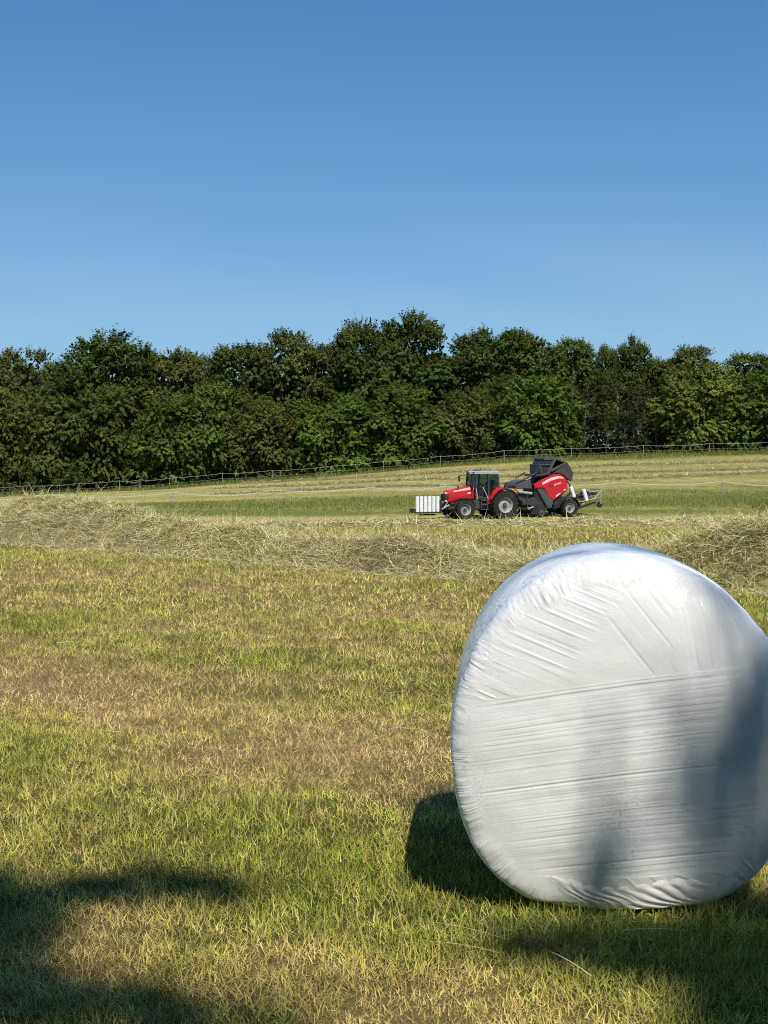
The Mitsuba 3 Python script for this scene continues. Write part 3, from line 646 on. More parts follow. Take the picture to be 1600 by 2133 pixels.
# ------------------------------------------------------------------ fences
def fence(key, Yf, posts, ph, tapes, label, sag, tw, pw=.05, tm_='m_tape'):
    X = np.array(posts, float); Yv = np.broadcast_to(Yf, X.shape).astype(float)
    Z = H(X, Yv)
    r = np.random.default_rng(len(posts))
    for x, y, z in zip(X, Yv, Z):
        tilt = r.normal(0, .03, 2)
        put(key + '__post', hullpts([(x + a * pw / 2, y + b * pw / 2, z - .2) for a in (-1, 1) for b in (-1, 1)] + [(x + tilt[0] + a * pw / 2, y + tilt[1] + b * pw / 2, z + ph) for a in (-1, 1) for b in (-1, 1)]), 'm_post')
    for (h, sg, tw) in tapes:
        pts = []
        for k in range(len(X) - 1):
            for t in np.linspace(0, 1, 9)[:-1]:
                drop = sg * 4 * t * (1 - t) * (.5 + r.random() * .1 + .5 * ((k * 7) % 3) / 2)
                pts.append((X[k] + (X[k + 1] - X[k]) * t, Yv[k] + (Yv[k + 1] - Yv[k]) * t - pw * .7, Z[k] + (Z[k + 1] - Z[k]) * t + h - drop))
        pts.append((X[-1], Yv[-1] - pw * .7, Z[-1] + h))
        p = np.array(pts)
        up = np.array([0, .0, tw / 2])
        v = np.concatenate([p - up, p + up, p - up + [0, .006, 0], p + up + [0, .006, 0]])
        n = len(p); i = np.arange(n - 1)
        f = np.vstack([np.stack([i, i + 1, i + n + 1, i + n], 1), np.stack([i + 2 * n, i + 3 * n, i + 3 * n + 1, i + 2 * n + 1], 1), np.stack([i + n, i + n + 1, i + 3 * n + 1, i + 3 * n], 1), np.stack([i, i + 2 * n, i + 2 * n + 1, i + 1], 1)])
        f = np.vstack([f[:, [0, 1, 2]], f[:, [0, 2, 3]]])
        put(key + '__tape', trimesh.Trimesh(v, f, process=False), tm_, None, False)
    lab(key, label, 'fence')


px = np.array([-120, -30, 55, 165, 248, 292, 353, 463, 568, 690, 799, 918, 1050, 1190, 1340, 1477, 1600, 1730])
fence('tape_fence', 182.0, (px - 800) * 182 / 3250, 1.2, ((1.15, .12, .030), (.55, .10, .016)), 'long pale tape fence along the foot of the trees', .1, .036, .055)
px = np.array([-60, 120, 360, 568, 775, 930, 1130, 1290, 1505, 1700])
fence('tape_fence_001', 128.0, (px - 800) * 128 / 3250, 1.05, ((1.02, .34, .055),), 'sagging white tape fence across the field just behind the tractor', .3, .06, .07, 'm_white_tape')


# ------------------------------------------------------------------ trees
def tree(key, X, Y, top, hw, col, seed, nspray, label, low=.12, leaf=.30, bark='m_bark', spray=1.35, dens=13, shape=1.0, group=None, z0=None, spire=.5, cat_='tree', core=0, rnd=0):
    r = np.random.default_rng(seed)
    zb = float(H(X, Y)) if z0 is None else z0
    Ht = top - zb
    # crown of clumps inside an egg-shaped envelope
    nc = int(50 + 16 * r.random())
    cz = low + (1 - low) * (1 - (1 - r.random(nc)) ** .85)
    tt = (cz - low) / (1 - low)
    rad = np.where(tt > .38, np.sqrt(np.clip(1 - (np.clip(tt - .38, 0, 1) / .66) ** (2.3 * shape), .02, 1)), .72 + .28 * tt / .38)
    az = r.uniform(0, 2 * np.pi, nc)
    rr = hw * rad * r.beta(3.2 + 3 * rnd, 1.0, nc) * .86
    lob = 1 + .18 * np.sin(az * 3 + cz * 5 + r.uniform(0, 6)) + r.normal(0, .10 - .06 * rnd, nc)
    c = np.stack([X + rr * lob * np.cos(az), Y + rr * lob * np.sin(az), zb + cz * Ht * .93 + r.normal(0, .25, nc)], 1)
    cr = hw * r.uniform(.19, .38, nc)
    # sprays: leafy twigs on the upper and outer side of each lump
    k = r.choice(nc, nspray, p=cr ** 1.8 / (cr ** 1.8).sum())
    out = c[k] - np.array([X, Y, zb + Ht * .45]); out /= np.linalg.norm(out, axis=1, keepdims=True) + 1e-9
    d = r.normal(0, 1, (nspray, 3)) + out * .6 + [0, 0, .55]; d /= np.linalg.norm(d, axis=1, keepdims=True)
    org = c[k] + d * (cr[k] * r.uniform(.45, 1, nspray) ** .5)[:, None] * [1, 1, .60]
    dirn = out * .5 + d * .9 + np.array([0, 0, -.05 + spire * .35]) + r.normal(0, .25, (nspray, 3))
    hi = np.clip((org[:, 2] - zb) / Ht - .74, 0, 1) * 3.4
    dirn[:, 2] += hi * spire * 1.7
    dirn /= np.linalg.norm(dirn, axis=1, keepdims=True)
    L_ = spray * r.uniform(.4, 1.0, nspray) * (1 + .6 * hi)
    t = np.tile(np.linspace(.05, 1, dens), (nspray, 1)) + r.normal(0, .03, (nspray, dens))
    sidev = np.cross(dirn, [0, 0, 1.0]); sidev /= np.linalg.norm(sidev, axis=1, keepdims=True) + 1e-9
    lat = r.uniform(-1, 1, (nspray, dens)) * (.34 * (1.05 - t)) * L_[:, None]
    P = org[:, None] + dirn[:, None] * (t * L_[:, None])[..., None] + sidev[:, None] * lat[..., None]
    P[..., 2] -= (t ** 2) * L_[:, None] * .16 + r.normal(0, .05, t.shape)
    P = P.reshape(-1, 3); n = len(P)
    nrm = np.repeat(d, dens, 0) * .75 + np.array([0, 0, .45]) + r.normal(0, .27, (n, 3))
    nrm /= np.linalg.norm(nrm, axis=1, keepdims=True)
    a = np.cross(nrm, r.normal(0, 1, (n, 3))); a /= np.linalg.norm(a, axis=1, keepdims=True) + 1e-9
    b = np.cross(nrm, a)
    sz = leaf * r.uniform(.55, 1.3, n)[:, None]
    V = np.stack([P - a * sz * .62, P + b * sz * .36 - nrm * sz * .05, P + a * sz * .62, P - b * sz * .36 - nrm * sz * .05], 1).reshape(-1, 3)
    i = np.arange(n) * 4
    F = np.vstack([np.stack([i, i + 1, i + 2], 1), np.stack([i, i + 2, i + 3], 1)])
    tone = np.repeat(r.uniform(.78, 1.25, nc)[k] * r.uniform(.88, 1.14, nspray), dens) * r.uniform(.9, 1.1, n)
    hue = np.repeat(r.normal(0, .03, nc)[k], dens)
    C = np.asarray(col)[None] * tone[:, None] * np.stack([1 + hue * 2, 1 + hue * .3, 1 - hue], 1)
    C = np.repeat(np.clip(C, .004, .5), 4, 0)
    if core:                                         # larger leaf masses deep inside the crown
        q = r.normal(0, 1, (core, 3)); q /= np.linalg.norm(q, axis=1, keepdims=True); q *= np.cbrt(r.random((core, 1))) * .90
        P2 = np.array([X, Y, zb + Ht * (low * .5 + .47)]) + q * [hw * .95, hw * .95, Ht * (.98 - low) * .52]
        n2 = r.normal(0, 1, (core, 3)); n2 /= np.linalg.norm(n2, axis=1, keepdims=True)
        a = np.cross(n2, r.normal(0, 1, (core, 3))); a /= np.linalg.norm(a, axis=1, keepdims=True); b = np.cross(n2, a)
        s2 = r.uniform(.24, .44, (core, 1)) * (1 if leaf < .6 else 2)
        V2 = np.stack([P2 - a * s2, P2 + b * s2 * .7, P2 + a * s2, P2 - b * s2 * .7], 1).reshape(-1, 3); i2 = len(V) + np.arange(core) * 4
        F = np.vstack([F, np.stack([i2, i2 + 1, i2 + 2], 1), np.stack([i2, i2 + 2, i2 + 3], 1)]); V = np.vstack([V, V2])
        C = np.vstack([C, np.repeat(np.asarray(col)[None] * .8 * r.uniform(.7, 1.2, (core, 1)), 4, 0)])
    # wood: trunk, and a limb to every second clump
    tr = [tube([(X + .1 * math.sin(q * 3 + seed), Y + .1 * math.cos(q * 2 + seed), zb - .2 + q * Ht * .86) for q in np.linspace(0, 1, 7)], np.linspace(.017, .004, 7) * Ht + .02, 8)]
    for q in range(0, nc, 4):
        h0 = np.clip(c[q, 2] - zb - rr[q] * .55, Ht * .12, Ht * .8)
        p0 = np.array([X, Y, zb + h0]); p1 = c[q]
        pm = (p0 + p1) / 2 + [0, 0, -.08 * rr[q]]
        tr.append(tube([p0, pm, p1], [.0085 * Ht * (1.1 - h0 / Ht), .0045 * Ht, .012], 5))
    scene[key + '__crown'] = ply((V, F), 'm_leaf', color=C)
    scene[key + '__trunk'] = ply(cat(*tr), bark, smooth=True)
    lab(key, label, cat_, group)
    return c


def tpx(x, y, w, Y):                                 # photo measurements to metres at distance Y
    return (x - 800) * Y / 3250, EYE - (y - 950) * Y / 3250, w * Y / 3250


DK, MD, OL, BR, YG = (.082, .112, .026), (.100, .138, .028), (.118, .138, .034), (.112, .165, .028), (.160, .200, .036)
BACK = [(-70, 742, 80, 199, OL, 'tree cut by the left edge of the picture, top of its crown'),
        (45, 728, 75, 197, OL, 'olive tree with loose feathery top at the far left of the skyline'),
        (140, 752, 60, 203, MD, 'lower round tree filling the dip left of the broad dark skyline tree'),
        (228, 690, 100, 196, DK, 'broad dark tree with a knobbly bump on top, first peak from the left'),
        (345, 716, 75, 200, OL, 'olive tree with pointed shoots on the skyline right of the first peak'),
        (415, 738, 55, 203, MD, 'tree in the skyline notch with a single spiky shoot'),
        (500, 706, 80, 197, DK, 'dark bluish tree with rounded left shoulder left of centre'),
        (595, 690, 75, 199, OL, 'olive tree with jagged top just left of centre skyline'),
        (670, 702, 62, 203, DK, 'dark tree in the shallow dip before the highest crown'),
        (765, 668, 75, 196, DK, 'left half of the highest dark crown in the tree line'),
        (862, 648, 80, 199, DK, 'tallest tree of the tree line, dark green, left of the tractor'),
        (1005, 686, 80, 197, DK, 'dark tree right of the deep sky notch above the tractor'),
        (1100, 684, 82, 198, MD, 'tall rounded tree on the skyline above the baler'),
        (1185, 706, 62, 201, MD, 'sloping right shoulder tree above the baler\'s tail'),
        (1262, 712, 27, 198, DK, 'slim pointed tree on the skyline right of the baler'),
        (1313, 704, 46, 200, DK, 'dark dome-shaped tree next to the slim pointed one'),
        (1382, 738, 50, 204, OL, 'low olive tree in the skyline right of the dark dome'),
        (1442, 722, 62, 199, OL, 'fluffy olive tree above the bright yellow-green one at right'),
        (1560, 736, 66, 198, MD, 'tree on the skyline at the right edge, dark green'),
        (1650, 726, 72, 200, DK, 'tree cut by the right edge of the picture, top of its crown')]
FRONT = [(-30, 800, 90, 189, OL, 'olive tree in front at the far left edge, leafy to the ground', .3),
         (70, 840, 75, 188, OL, 'olive leafy tree in front, second from the left edge', .3),
         (185, 790, 95, 190, DK, 'dark tree under the first peak with black shade at its foot', .35),
         (345, 835, 85, 188, MD, 'mid green bushy tree left of centre, reaching down to the fence', .3),
         (445, 812, 85, 189, MD, 'rounded mid green bushy tree below the left skyline notch', .3),
         (560, 850, 70, 187, OL, 'smaller brownish green tree right of the bushy green pair', .2),
         (690, 832, 85, 188, BR, 'fresh green beech in front with layered boughs, left of centre', .35),
         (760, 850, 60, 190, MD, 'dark leafy tree squeezed behind the layered beech', .3),
         (850, 812, 85, 188, MD, 'dense green tree in front, just left of the tractor', .3),
         (965, 828, 70, 188, OL, 'olive green tree standing right above the tractor cab', .25),
         (1040, 790, 70, 191, DK, 'dark tree between tractor and baler with black shade below', .35),
         (1125, 796, 85, 187, BR, 'bright green beech above the baler with low hanging boughs', .3),
         (1455, 778, 88, 187, YG, 'yellow-green sunlit tree with open layered boughs at right', .5),
         (1570, 790, 88, 188, BR, 'green tree with long horizontal boughs at the right edge', .4),
         (1670, 800, 85, 189, MD, 'tree at the right edge, mostly outside the picture', .3)]
nt = 0


def tkey(base, seen={}):
    k = seen.get(base, 0); seen[base] = k + 1
    return base if k == 0 else '%s_%03d' % (base, k)


KINDS = {}                                            # one detailed tree of each kind; every tree of the wood is a turned and stretched copy
for kind, (col, ht, hw, low, spire, rnd, sd) in {'DK0': (DK, 16, 4.8, .28, .5, 1, 500), 'DK1': (DK, 16, 4.8, .28, .45, 1, 501), 'OL0': (OL, 16, 4.6, .28, .6, 1, 502), 'OL1': (OL, 16, 4.6, .28, .5, 1, 503),
                                       'MD0': (MD, 16, 4.8, .28, .45, 1, 504), 'fOL': (OL, 9.5, 4.8, .05, .15, 1, 505), 'fMD': ((.112, .156, .030), 9.5, 4.8, .04, .15, 1, 506), 'fDK': (DK, 10, 5.0, .13, .2, 1, 507),
                                       'fBR': (BR, 9.5, 4.8, .10, .12, 1, 508), 'fYG': (YG, 9.5, 4.8, .13, .25, 1, 509), 'fBB': ((.122, .182, .030), 9.5, 4.8, .03, .05, 1, 510)}.items():
    tree('proto', 0, 0, ht, hw, col, sd, 2500, '', low=low, spire=spire, leaf=.255, dens=16, core=1300, rnd=rnd, z0=0., spray=1.15)
    scene['kind_' + kind] = {'type': 'shapegroup', 'crown': scene.pop('proto__crown'), 'trunk': scene.pop('proto__trunk')}
    labels.pop('proto')
    KINDS[kind] = (ht, hw)


def stand(key, kind, X, Y, top, hw, turn, lb):
    zb = float(H(X, Y)); ht, h0 = KINDS[kind]
    scene[key] = {'type': 'instance', 'group': {'type': 'ref', 'id': 'kind_' + kind}, 'to_world': T().translate([X, Y, zb]).rotate([0, 0, 1], turn).scale([hw / h0, hw / h0, (top - zb) / ht])}
    lab(key, lb, 'tree')


NAMES = {DK: 'DK', MD: 'MD', OL: 'OL', BR: 'BR', YG: 'YG'}
for q, (x, y, w, Y, col, lb) in enumerate(BACK):
    X, top, hw = tpx(x, y, w, Y)
    kd = NAMES[col] + ('0' if col == MD else str(q % 2))
    stand(tkey('broadleaf_tree'), kd, X, Y, top, hw * 1.06, 137.5 * q % 360, lb)
for q, (x, y, w, Y, col, lb, sp) in enumerate(FRONT):
    X, top, hw = tpx(x, y, w, Y)
    stand(tkey('broadleaf_tree'), 'fBB' if q == 6 else 'fMD' if q == 8 else 'f' + NAMES[col], X, Y, top, hw, 101 * q % 360, lb)
for q, (x, y, w, Y, lb) in enumerate(((1218, 800, 38, 190, 'thin grey-green birch right of the bright beech'), (1285, 790, 48, 189, 'thin birch with pale stem showing right of the baler'), (1318, 845, 34, 187, 'small birch with two pale stems near the fence'), (1365, 800, 40, 190, 'thin olive birch beside the yellow-green tree'))):
    X, top, hw = tpx(x, y, w, Y)
    tree(tkey('birch_tree'), X, Y, top, hw, (.060, .068, .030), 300 + q, 380, lb, low=.16, spire=.35, leaf=.22, bark='m_pale_bark')
for q, (x, y, w, Y, lb) in enumerate(((40, 962, 60, 184.5, 'low green bush at the foot of the trees, far left'), (140, 975, 45, 185, 'low green bush beside the far left bush'), (985, 905, 30, 185, 'small light green sapling behind the fence above the tractor'), (870, 925, 40, 184.5, 'low bush behind the fence left of the tractor'))):
    X, top, hw = tpx(x, y, w, Y)
    tree(tkey('bush'), X, Y, top, hw, (.070, .10, .022), 340 + q, 240, lb, low=.02, spire=.2, leaf=.20, spray=.8, cat_='bush')
# the wood behind, which closes the gaps between the stems
r = np.random.default_rng(5)
parts = []
n = 24000
X, Y = r.uniform(-75, 75, n), r.uniform(206, 216, n)
z = H(X, Y, False) + r.uniform(0, 1, n) * np.maximum(6, 11.4 - .03 * np.abs(X) + 1.5 * nz(X, Y, .06, 9, 2) - H(X, Y, False))
nrm = r.normal(0, 1, (n, 3)); nrm /= np.linalg.norm(nrm, axis=1, keepdims=True)
a = np.cross(nrm, r.normal(0, 1, (n, 3))); a /= np.linalg.norm(a, axis=1, keepdims=True); b = np.cross(nrm, a)
P = np.stack([X, Y, z], 1)
V = np.stack([P - a * .42, P + b * .3, P + a * .42, P - b * .3], 1).reshape(-1, 3); i = np.arange(n) * 4
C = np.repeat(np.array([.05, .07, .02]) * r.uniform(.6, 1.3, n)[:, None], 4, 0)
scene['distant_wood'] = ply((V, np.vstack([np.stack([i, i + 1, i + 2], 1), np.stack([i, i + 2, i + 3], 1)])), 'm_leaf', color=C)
lab('distant_wood', 'dark mass of the wood seen in gaps behind the front trees', 'wood', kind='stuff')


# ------------------------------------------------------------------ the trees behind the camera, whose shade falls on grass and bale
def toward(X, Y, Z, k):
    """the point k metres higher on the sun ray that ends at X, Y, Z"""
    return np.array([X, Y, Z]) + k * SUN


def shade_tree(key, base, limbs, clumps, seed, label):
    r = np.random.default_rng(seed)
    bxy = np.array([base[0], base[1], float(H(base[0], base[1], False)) - .2])
    tr = [tube([bxy + [0, 0, 0], bxy + [.05, .02, 2.5], bxy + [-.05, .1, 5], bxy + [.1, .2, 8], bxy + [.0, .1, 12]], [.24, .20, .17, .12, .06], 12)]
    for pts, rad in limbs:
        p = [bxy + [0, .05, min(pts[0][2] - 2.6, 10.5)]] + [np.asarray(q) for q in pts]
        rads = np.linspace(rad * 1.2, rad * .35, len(p))
        tr.append(tube(p, rads, 8))
    Ps, Ks = [], []
    for (c, rx, nlv) in clumps:
        d = r.normal(0, 1, (nlv, 3)); d /= np.linalg.norm(d, axis=1, keepdims=True)
        Ps.append(np.asarray(c) + d * np.cbrt(r.random((nlv, 1))) * np.asarray(rx))
        tr.append(tube([bxy + [0, 0, 7.8], (bxy + [0, 0, 8.4] + np.asarray(c)) / 2 + [0, 0, .3], c], [.05, .03, .010], 5))
    P = np.vstack(Ps); n = len(P)
    nrm = np.array([0, 0, .8]) + r.normal(0, .6, (n, 3)); nrm /= np.linalg.norm(nrm, axis=1, keepdims=True)
    a = np.cross(nrm, r.normal(0, 1, (n, 3))); a /= np.linalg.norm(a, axis=1, keepdims=True); b = np.cross(nrm, a)
    sz = r.uniform(.05, .10, n)[:, None]
    V = np.stack([P - a * sz, P + b * sz * .6, P + a * sz, P - b * sz * .6], 1).reshape(-1, 3); i = np.arange(n) * 4
    C = np.repeat(np.array([.055, .09, .02]) * r.uniform(.7, 1.3, n)[:, None], 4, 0)
    scene[key + '__crown'] = ply((V, np.vstack([np.stack([i, i + 1, i + 2], 1), np.stack([i, i + 2, i + 3], 1)])), 'm_leaf', color=C)
    scene[key + '__trunk'] = ply(cat(*tr), 'm_bark', smooth=True)
    lab(key, label, 'tree')


for q, (x, y, h, w) in enumerate(((-17, -11, 15, 5), (-9, -14, 19, 5.5), (0, -16, 21, 6), (8.5, -14, 19, 5.5), (16.5, -12, 16, 5.2), (25, -14, 17, 6), (-26, -15, 18, 6))):
    tree(tkey('broadleaf_tree'), x, y, h, w, MD, 400 + q, 420, ['tree of the wood behind the photographer, far left', 'tall tree behind the photographer, left', 'tallest tree straight behind the photographer', 'tall tree behind the photographer, right', 'tree of the wood behind the photographer, far right', 'tree at the right end of the wood behind the photographer', 'tree at the left end of the wood behind the photographer'][q], low=.10, leaf=.75, spray=2.0, core=600, group='trees behind the photographer')
K = 14.5
BY = 5.35
limbs = [([toward(2.0, 4.7, 0, K - 1.0), toward(1.35, 4.95, 0, K - .6), toward(.95, 5.15, 0, K - .3), toward(.715, BY, .10, K), toward(.722, BY, .30, K + .1), toward(.752, BY, .70, K + .4)], .055),
         ([toward(2.0, BY, 1.5, K - .4), toward(1.42, BY, 1.06, K), toward(1.31, BY, .91, K), toward(1.21, BY, .70, K), toward(1.10, BY, .45, K + .2), toward(.99, BY, .28, K + .4)], .11),
         ([toward(2.0, BY, .75, K - .6), toward(1.45, BY, .5, K - .4), toward(1.2, BY, .16, K)], .03)]
clR = []
for (X, Y, sx, n) in ((.60, 5.02, .26, 130), (.95, 5.0, .30, 260), (1.3, 4.95, .35, 420), (1.15, 4.65, .3, 260), (1.5, 4.5, .4, 420), (1.75, 5.2, .35, 300), (1.45, 5.35, .22, 110), (1.05, 4.35, .25, 120)):
    clR.append((toward(X, Y, 0, K), (sx, sx * .6, .3), int(n * 1.4)))
clR += [(toward(1.17, BY + .1, 1.07, K - .3), (.13, .14, .10), 13), (toward(.97, BY, .58, K - .4), (.14, .2, .16), 12), (toward(1.36, BY, .60, K - .4), (.12, .2, .2), 22), (toward(1.20, BY, .25, K - .3), (.24, .3, .20), 50), (toward(.735, BY, .17, K - .2), (.08, .12, .10), 22), (toward(.74, 6.2, 1.22, K - .3), (.50, .45, .2), 58), (toward(1.15, 6.2, 1.22, K - .3), (.45, .45, .2), 66)]
for q in range(40):                                   # the rest of the crown, above and behind
    clR.append(((4.6 + rng.normal(0, 1.6), -6.0 + rng.normal(0, 1.3), 9.2 + rng.normal(0, 1.4)), (.6, .6, .4), 200))
clR = clR[:15] + [c for c in clR[15:] if c[0][1] + .8 * c[0][2] < 3.4]
shade_tree('shade_tree', (5.6, -7.2), limbs, clR, 51, 'tree behind the photographer whose branch shadows fall on the white bale')
clL = []
for (X, Y, sx, n) in ((-1.12, 5.74, .20, 150), (-.85, 5.86, .16, 95), (-.62, 5.76, .15, 60), (-1.3, 5.45, .20, 110), (-1.38, 5.15, .24, 190), (-1.12, 5.0, .16, 40), (-1.0, 4.52, .26, 170), (-.7, 4.44, .22, 110), (-1.4, 4.6, .26, 190), (-.40, 4.40, .2, 60), (-1.55, 5.8, .22, 130), (-1.45, 5.4, .25, 220), (-1.45, 4.95, .25, 220), (-1.15, 4.7, .25, 160)):
    clL.append((toward(X, Y, 0, 16), (sx * 1.05, sx * .46, .3), int(n * .75)))
for q in range(34):
    c = (1.0 + rng.normal(0, 1.5), -8.8 + rng.normal(0, 1.1), 11.5 + rng.normal(0, 1.3))
    if c[1] + .8 * c[2] < 3.2: clL.append((c, (.6, .6, .4), 200))
shade_tree('shade_tree_001', (1.2, -8.2), [], clL, 52, 'tree behind the photographer that shades the lower left grass')

# ------------------------------------------------------------------ the wrapped bale
BC = np.array([.876, 5.93, -.01])                       # centre on the ground
BR_, BHW, BROT = .608, .60, math.radians(-4.0)
cB, sB = math.cos(BROT), math.sin(BROT)
BCZ = .618


def bale_radius(th):
    """outline: round above, heavier and flatter below"""
    e = 2.0 + .55 * sst(.15, -.75, np.sin(th))
    rr = (np.abs(np.cos(th)) ** e + np.abs(np.sin(th)) ** e) ** (-1 / e)
    return BR_ * rr * (1 + .006 * np.cos(3 * th + .6) + .004 * np.cos(5 * th + 2))


def bale_front(t, th):
    """depth of the front face at t = radius / outline radius"""
    D = .095 + .095 * sst(.25, .95, np.sin(th)) - .02 * sst(-.2, -.9, np.sin(th)) + .04 * sst(.2, .9, np.cos(th))
    return -BHW + D * (1 - np.clip(1 - np.abs(t) ** 4.2, 0, 1) ** (1 / 3.0)) - .012 * (1 - t ** 2)


def bale_local(p):
    x, y = p.x - BC[0], p.y - BC[1]
    return x * cB + y * sB, p.z - .618, -x * sB + y * cB      # u right, v up, w away from the camera


def streak(q, t, f, lo=.60, hi=.86, tf=1.4, seed=0.0):
    return smoothstep(lo, hi, noise(q * f, t * tf, seed))


def bale_bump(p, n, uv):
    u, v, w = bale_local(p)
    rad = dr.sqrt(u * u + v * v)
    face = smoothstep(-.50, -.545, w)                  # 1 on the front face
    ch = .215 + .135 * u - .05 * u * u                 # edge of the last band of film
    low = -.470 + .05 * u + .10 * u * u
    # main band: long, nearly level stretch lines
    q = v - .135 * u + .05 * u * u - .03 * u * v
    main = -(streak(q, u, 150, .58, .80, 1.0, 1.0) * 1.0 + streak(q, u, 80, .68, .84, .8, 2.0) * 1.6) + .30 * noise(q * 190, u * 2.2, 5.0)
    # upper bands, fanned
    qa = v * .93 + u * .37
    fa = streak(qa, u, 95, .56, .78, 1.5, 7.0) * 1.6 + streak(qa, u, 46, .62, .8, 1.5, 8.0) * 1.2
    qb = u * .77 + v * .62
    fb = -streak(qb, v, 75, .60, .80, 1.2, 9.0) * 1.3
    qc = u * .985 + v * .17
    fc = -streak(qc, v, 85, .56, .76, 1.2, 11.0) * 1.4
    wa = smoothstep(.02, -.12, u + .12 - .6 * (v - .3)); wc = smoothstep(.10, .20, u)
    upper = fa * wa + fb * (1 - wa) * (1 - wc) + fc * wc
    # lower bands
    qd = v * .72 + u * .69
    qe = v * .94 + u * .32
    we = smoothstep(.10, .22, u + .5 * (v + .5))
    lowr = (streak(qd, u, 80, .52, .80, 1.8, 13.0) * 1.6) * (1 - we) + streak(qe, u, 80, .54, .8, 1.6, 15.0) * 1.5 * we
    up_ = smoothstep(-.004, .004, v - ch)
    lo_ = smoothstep(.004, -.004, v - low)
    hface = main * .62 * (1 - up_) * (1 - lo_) * smoothstep(.62, .42, rad) + upper * up_ * smoothstep(.60, .50, rad) + lowr * lo_
    hface = hface - .6 * up_ + .5 * lo_
    # shoulder and flank: crumpled, pulled wrinkles
    ang = dr.atan2(v, u)
    c0 = noise(ang * 9, w * 9, 31.0)
    cr = dr.abs(noise(ang * 55 + 4 * noise(w * 14, ang * 8), w * 16, 21.0) - .5) * 2
    cr2 = dr.abs(noise(ang * 24 + 3 * c0, w * 34 + 3 * noise(ang * 12, 1.0), 25.0) - .5) * 2
    crump = (1 - cr) * 1.2 + (1 - cr2) * 1.5 + .8 * noise(ang * 120, w * 40, 3.0)
    sh = smoothstep(.530, .575, rad + .03 * (c0 - .5) - .04 * smoothstep(0, -.5, v))
    return (hface * (1 - sh) + crump * sh * (.2 + 1.3 * c0) * (1 + .8 * smoothstep(.1, .5, v))) * .00095


def film_col(p, n, uv):
    u, v, w = bale_local(p)
    k = fbm(p.x * 5, p.y * 5, p.z * 5, 3)
    c = mix((.82, .87, .88), (.75, .80, .80), k)
    c = mix(c, (.70, .71, .60), .35 * smoothstep(.50, .78, fbm(u * 6 + 3, v * 3, w * 4, 4)))          # hay showing through the film
    dust = smoothstep(-.30, -.62, v + .18 * noise(u * 7, w * 7, 2.0)) * (.25 + .5 * noise(u * 28, v * 28, w * 28))
    speck = smoothstep(.86, .93, noise(u * 150, v * 150, w * 150)) * smoothstep(.60, .75, noise(u * 5, v * 5, w * 5 + 9))
    return mix(mix(c, (.46, .43, .28), dust * .5), (.40, .38, .26), speck * .6)


scene['m_bale'] = {'type': 'bumpmap', 'arbitrary': proc(bale_bump, eps=1.6e-3), 'scale': 1.0,
                   'bsdf': {'type': 'principled', 'base_color': proc(film_col), 'roughness': .23, 'specular': .45}}
pr('m_film', (.86, .87, .87), .3, .5)


def bale_surface():
    N = 420
    th = np.arange(N) * 2 * np.pi / N
    Rt = bale_radius(th)
    t1 = np.concatenate([np.linspace(.002, .80, 105), .80 + .20 * (1 - (1 - np.linspace(0, 1, 56)[1:]) ** 2.2)])
    Dm = bale_front(np.ones(1), th)
    rows_t, rows_w = [], []
    for t in t1:
        rows_t.append(np.full(N, t)); rows_w.append(bale_front(np.full(N, t), th))
    for a in np.linspace(0, 1, 56)[1:]:
        w0 = Dm; w1 = BHW - .16
        rows_t.append(np.full(N, 1 + .012 * math.sin(a * math.pi))); rows_w.append(w0 + (w1 - w0) * a)
    for a in np.linspace(np.pi / 2, 0, 18)[1:]:
        rows_t.append(np.full(N, 1 - .16 / BR_ * (1 - math.sin(a)))); rows_w.append(np.full(N, BHW - .16 * (1 - math.cos(a))))
    for t in np.linspace(1 - .16 / BR_, .002, 12)[1:]:
        rows_t.append(np.full(N, t)); rows_w.append(np.full(N, BHW))
    tt, W = np.array(rows_t), np.array(rows_w)
    R_ = tt * Rt[None]
    U, Vv = R_ * np.cos(th), R_ * np.sin(th) * 1.03
    lump = meshkit.fbm(np.stack([U * 4.5, Vv * 4.5, W * 4.5], -1), 3, 4) - .5
    sc = 1 + .030 * lump * np.clip((tt - .2) * 1.3, 0, 1)
    U, Vv = U * sc, Vv * sc
    W = W - np.clip((-W - BHW + .16) / .16, 0, 1) * .022 * lump
    # pulled dents along the shoulder
    sh = np.exp(-((tt - .97) / .06) ** 2) * (W < -.2)
    dent = meshkit.fbm(np.stack([np.cos(th)[None] * 9 + W * 5, np.sin(th)[None] * 9 + W * 3, W * 9], -1), 4, 9) - .5
    W = W + sh * dent * .03; U = U * (1 + sh * dent * .03); Vv = Vv * (1 + sh * dent * .03)
    Z = Vv + BCZ
    Z = np.where(Z < .05, .05 - (.05 - Z) * .5, Z)
    k, n = tt.shape
    i, j = np.meshgrid(np.arange(k - 1), np.arange(n), indexing='ij')
    q = np.stack([i * n + j, i * n + (j + 1) % n, (i + 1) * n + (j + 1) % n, (i + 1) * n + j], -1).reshape(-1, 4)
    f = np.vstack([q[:, [0, 1, 2]], q[:, [0, 2, 3]]])
    X = BC[0] + U * cB - W * sB; Y = BC[1] + U * sB + W * cB
    uv = np.stack([(U / 2 + .5), (Vv / 2 + .5 + W * .37)], -1)
    return np.stack([X, Y, Z], -1).reshape(-1, 3), f, uv.reshape(-1, 2)


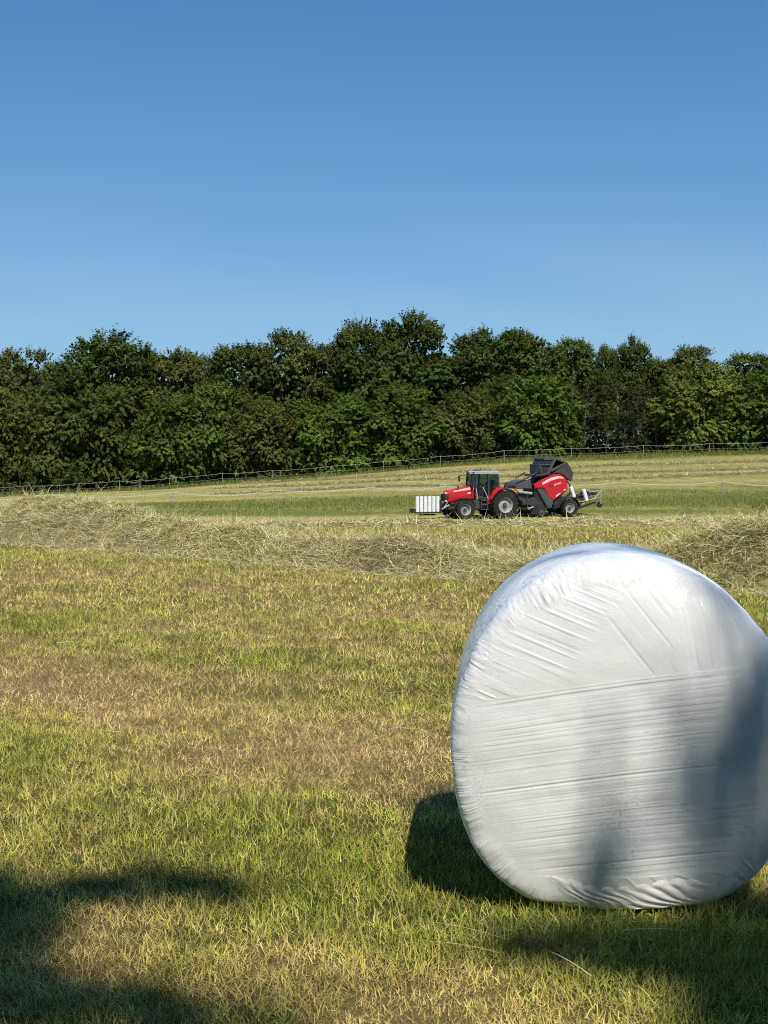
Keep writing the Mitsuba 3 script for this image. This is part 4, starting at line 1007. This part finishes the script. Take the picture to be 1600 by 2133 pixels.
V, F, UV = bale_surface()
tm = trimesh.Trimesh(V, F, process=False)
if tm.volume < 0: F = F[:, ::-1]
scene['hay_bale'] = ply((V, F), 'm_bale', smooth=True, uv=UV)
lab('hay_bale', 'big round hay bale wrapped in shiny white film, standing in the right foreground', 'hay bale')


def flap(key, u0, v0, du, dv, fold, seed, label, taper=.5, nu=60, nv=26):
    """a loose crumpled tongue of film lying on the face"""
    a, b = np.meshgrid(np.linspace(0, 1, nu), np.linspace(0, 1, nv), indexing='ij')
    u = u0 + du * a * (1 - taper * b) + .05 * b
    v = v0 + dv * b + .012 * np.sin(a * 7 + seed)
    th, rad = np.arctan2(v, u), np.hypot(u, v)
    kk = np.minimum(1, .97 * bale_radius(th) / rad); u, v, rad = u * kk, v * kk, rad * kk
    w = bale_front(np.clip(rad / bale_radius(th), 0, .995), th)
    wr = meshkit.noise(np.stack([a * 4, b * 3, a * 0], -1), seed)
    f_ = np.abs(np.sin(a * 30 - 11 * b + seed + 6 * wr)) ** 1.3 * (.35 + .9 * meshkit.noise(np.stack([a * 6, b * 2, a * 0 + 5], -1), seed + 1))
    edge = np.clip(np.minimum(np.minimum(a, 1 - a) * 6, b * 4), 0, 1)
    w = w - .006 * edge - fold * f_ * edge + .004
    X = BC[0] + u * cB - w * sB; Y = BC[1] + u * sB + w * cB
    i = (np.arange(nu - 1)[:, None] * nv + np.arange(nv - 1)).ravel()
    f = np.stack([i, i + 1, i + nv + 1, i + nv], 1)
    k = put(key, trimesh.Trimesh(np.stack([X, Y, v + BCZ], -1).reshape(-1, 3), np.vstack([f[:, [0, 1, 2]], f[:, [0, 2, 3]]]), process=False), 'm_film', None, True)
    labels[k] = {'label': label}


flap('hay_bale__film_flap', -.265, -.475, .62, -.120, .0050, 3, 'crumpled loose film gathered at the foot of the bale', .12, nu=150, nv=34)

print('TRIANGLES', sum(len(f[1]) for f in meshkit.WRITTEN.values()), {k: len(meshkit.WRITTEN[d['filename']][1]) for k, d in scene.items() if d.get('type') == 'ply' and len(meshkit.WRITTEN[d['filename']][1]) > 60000})
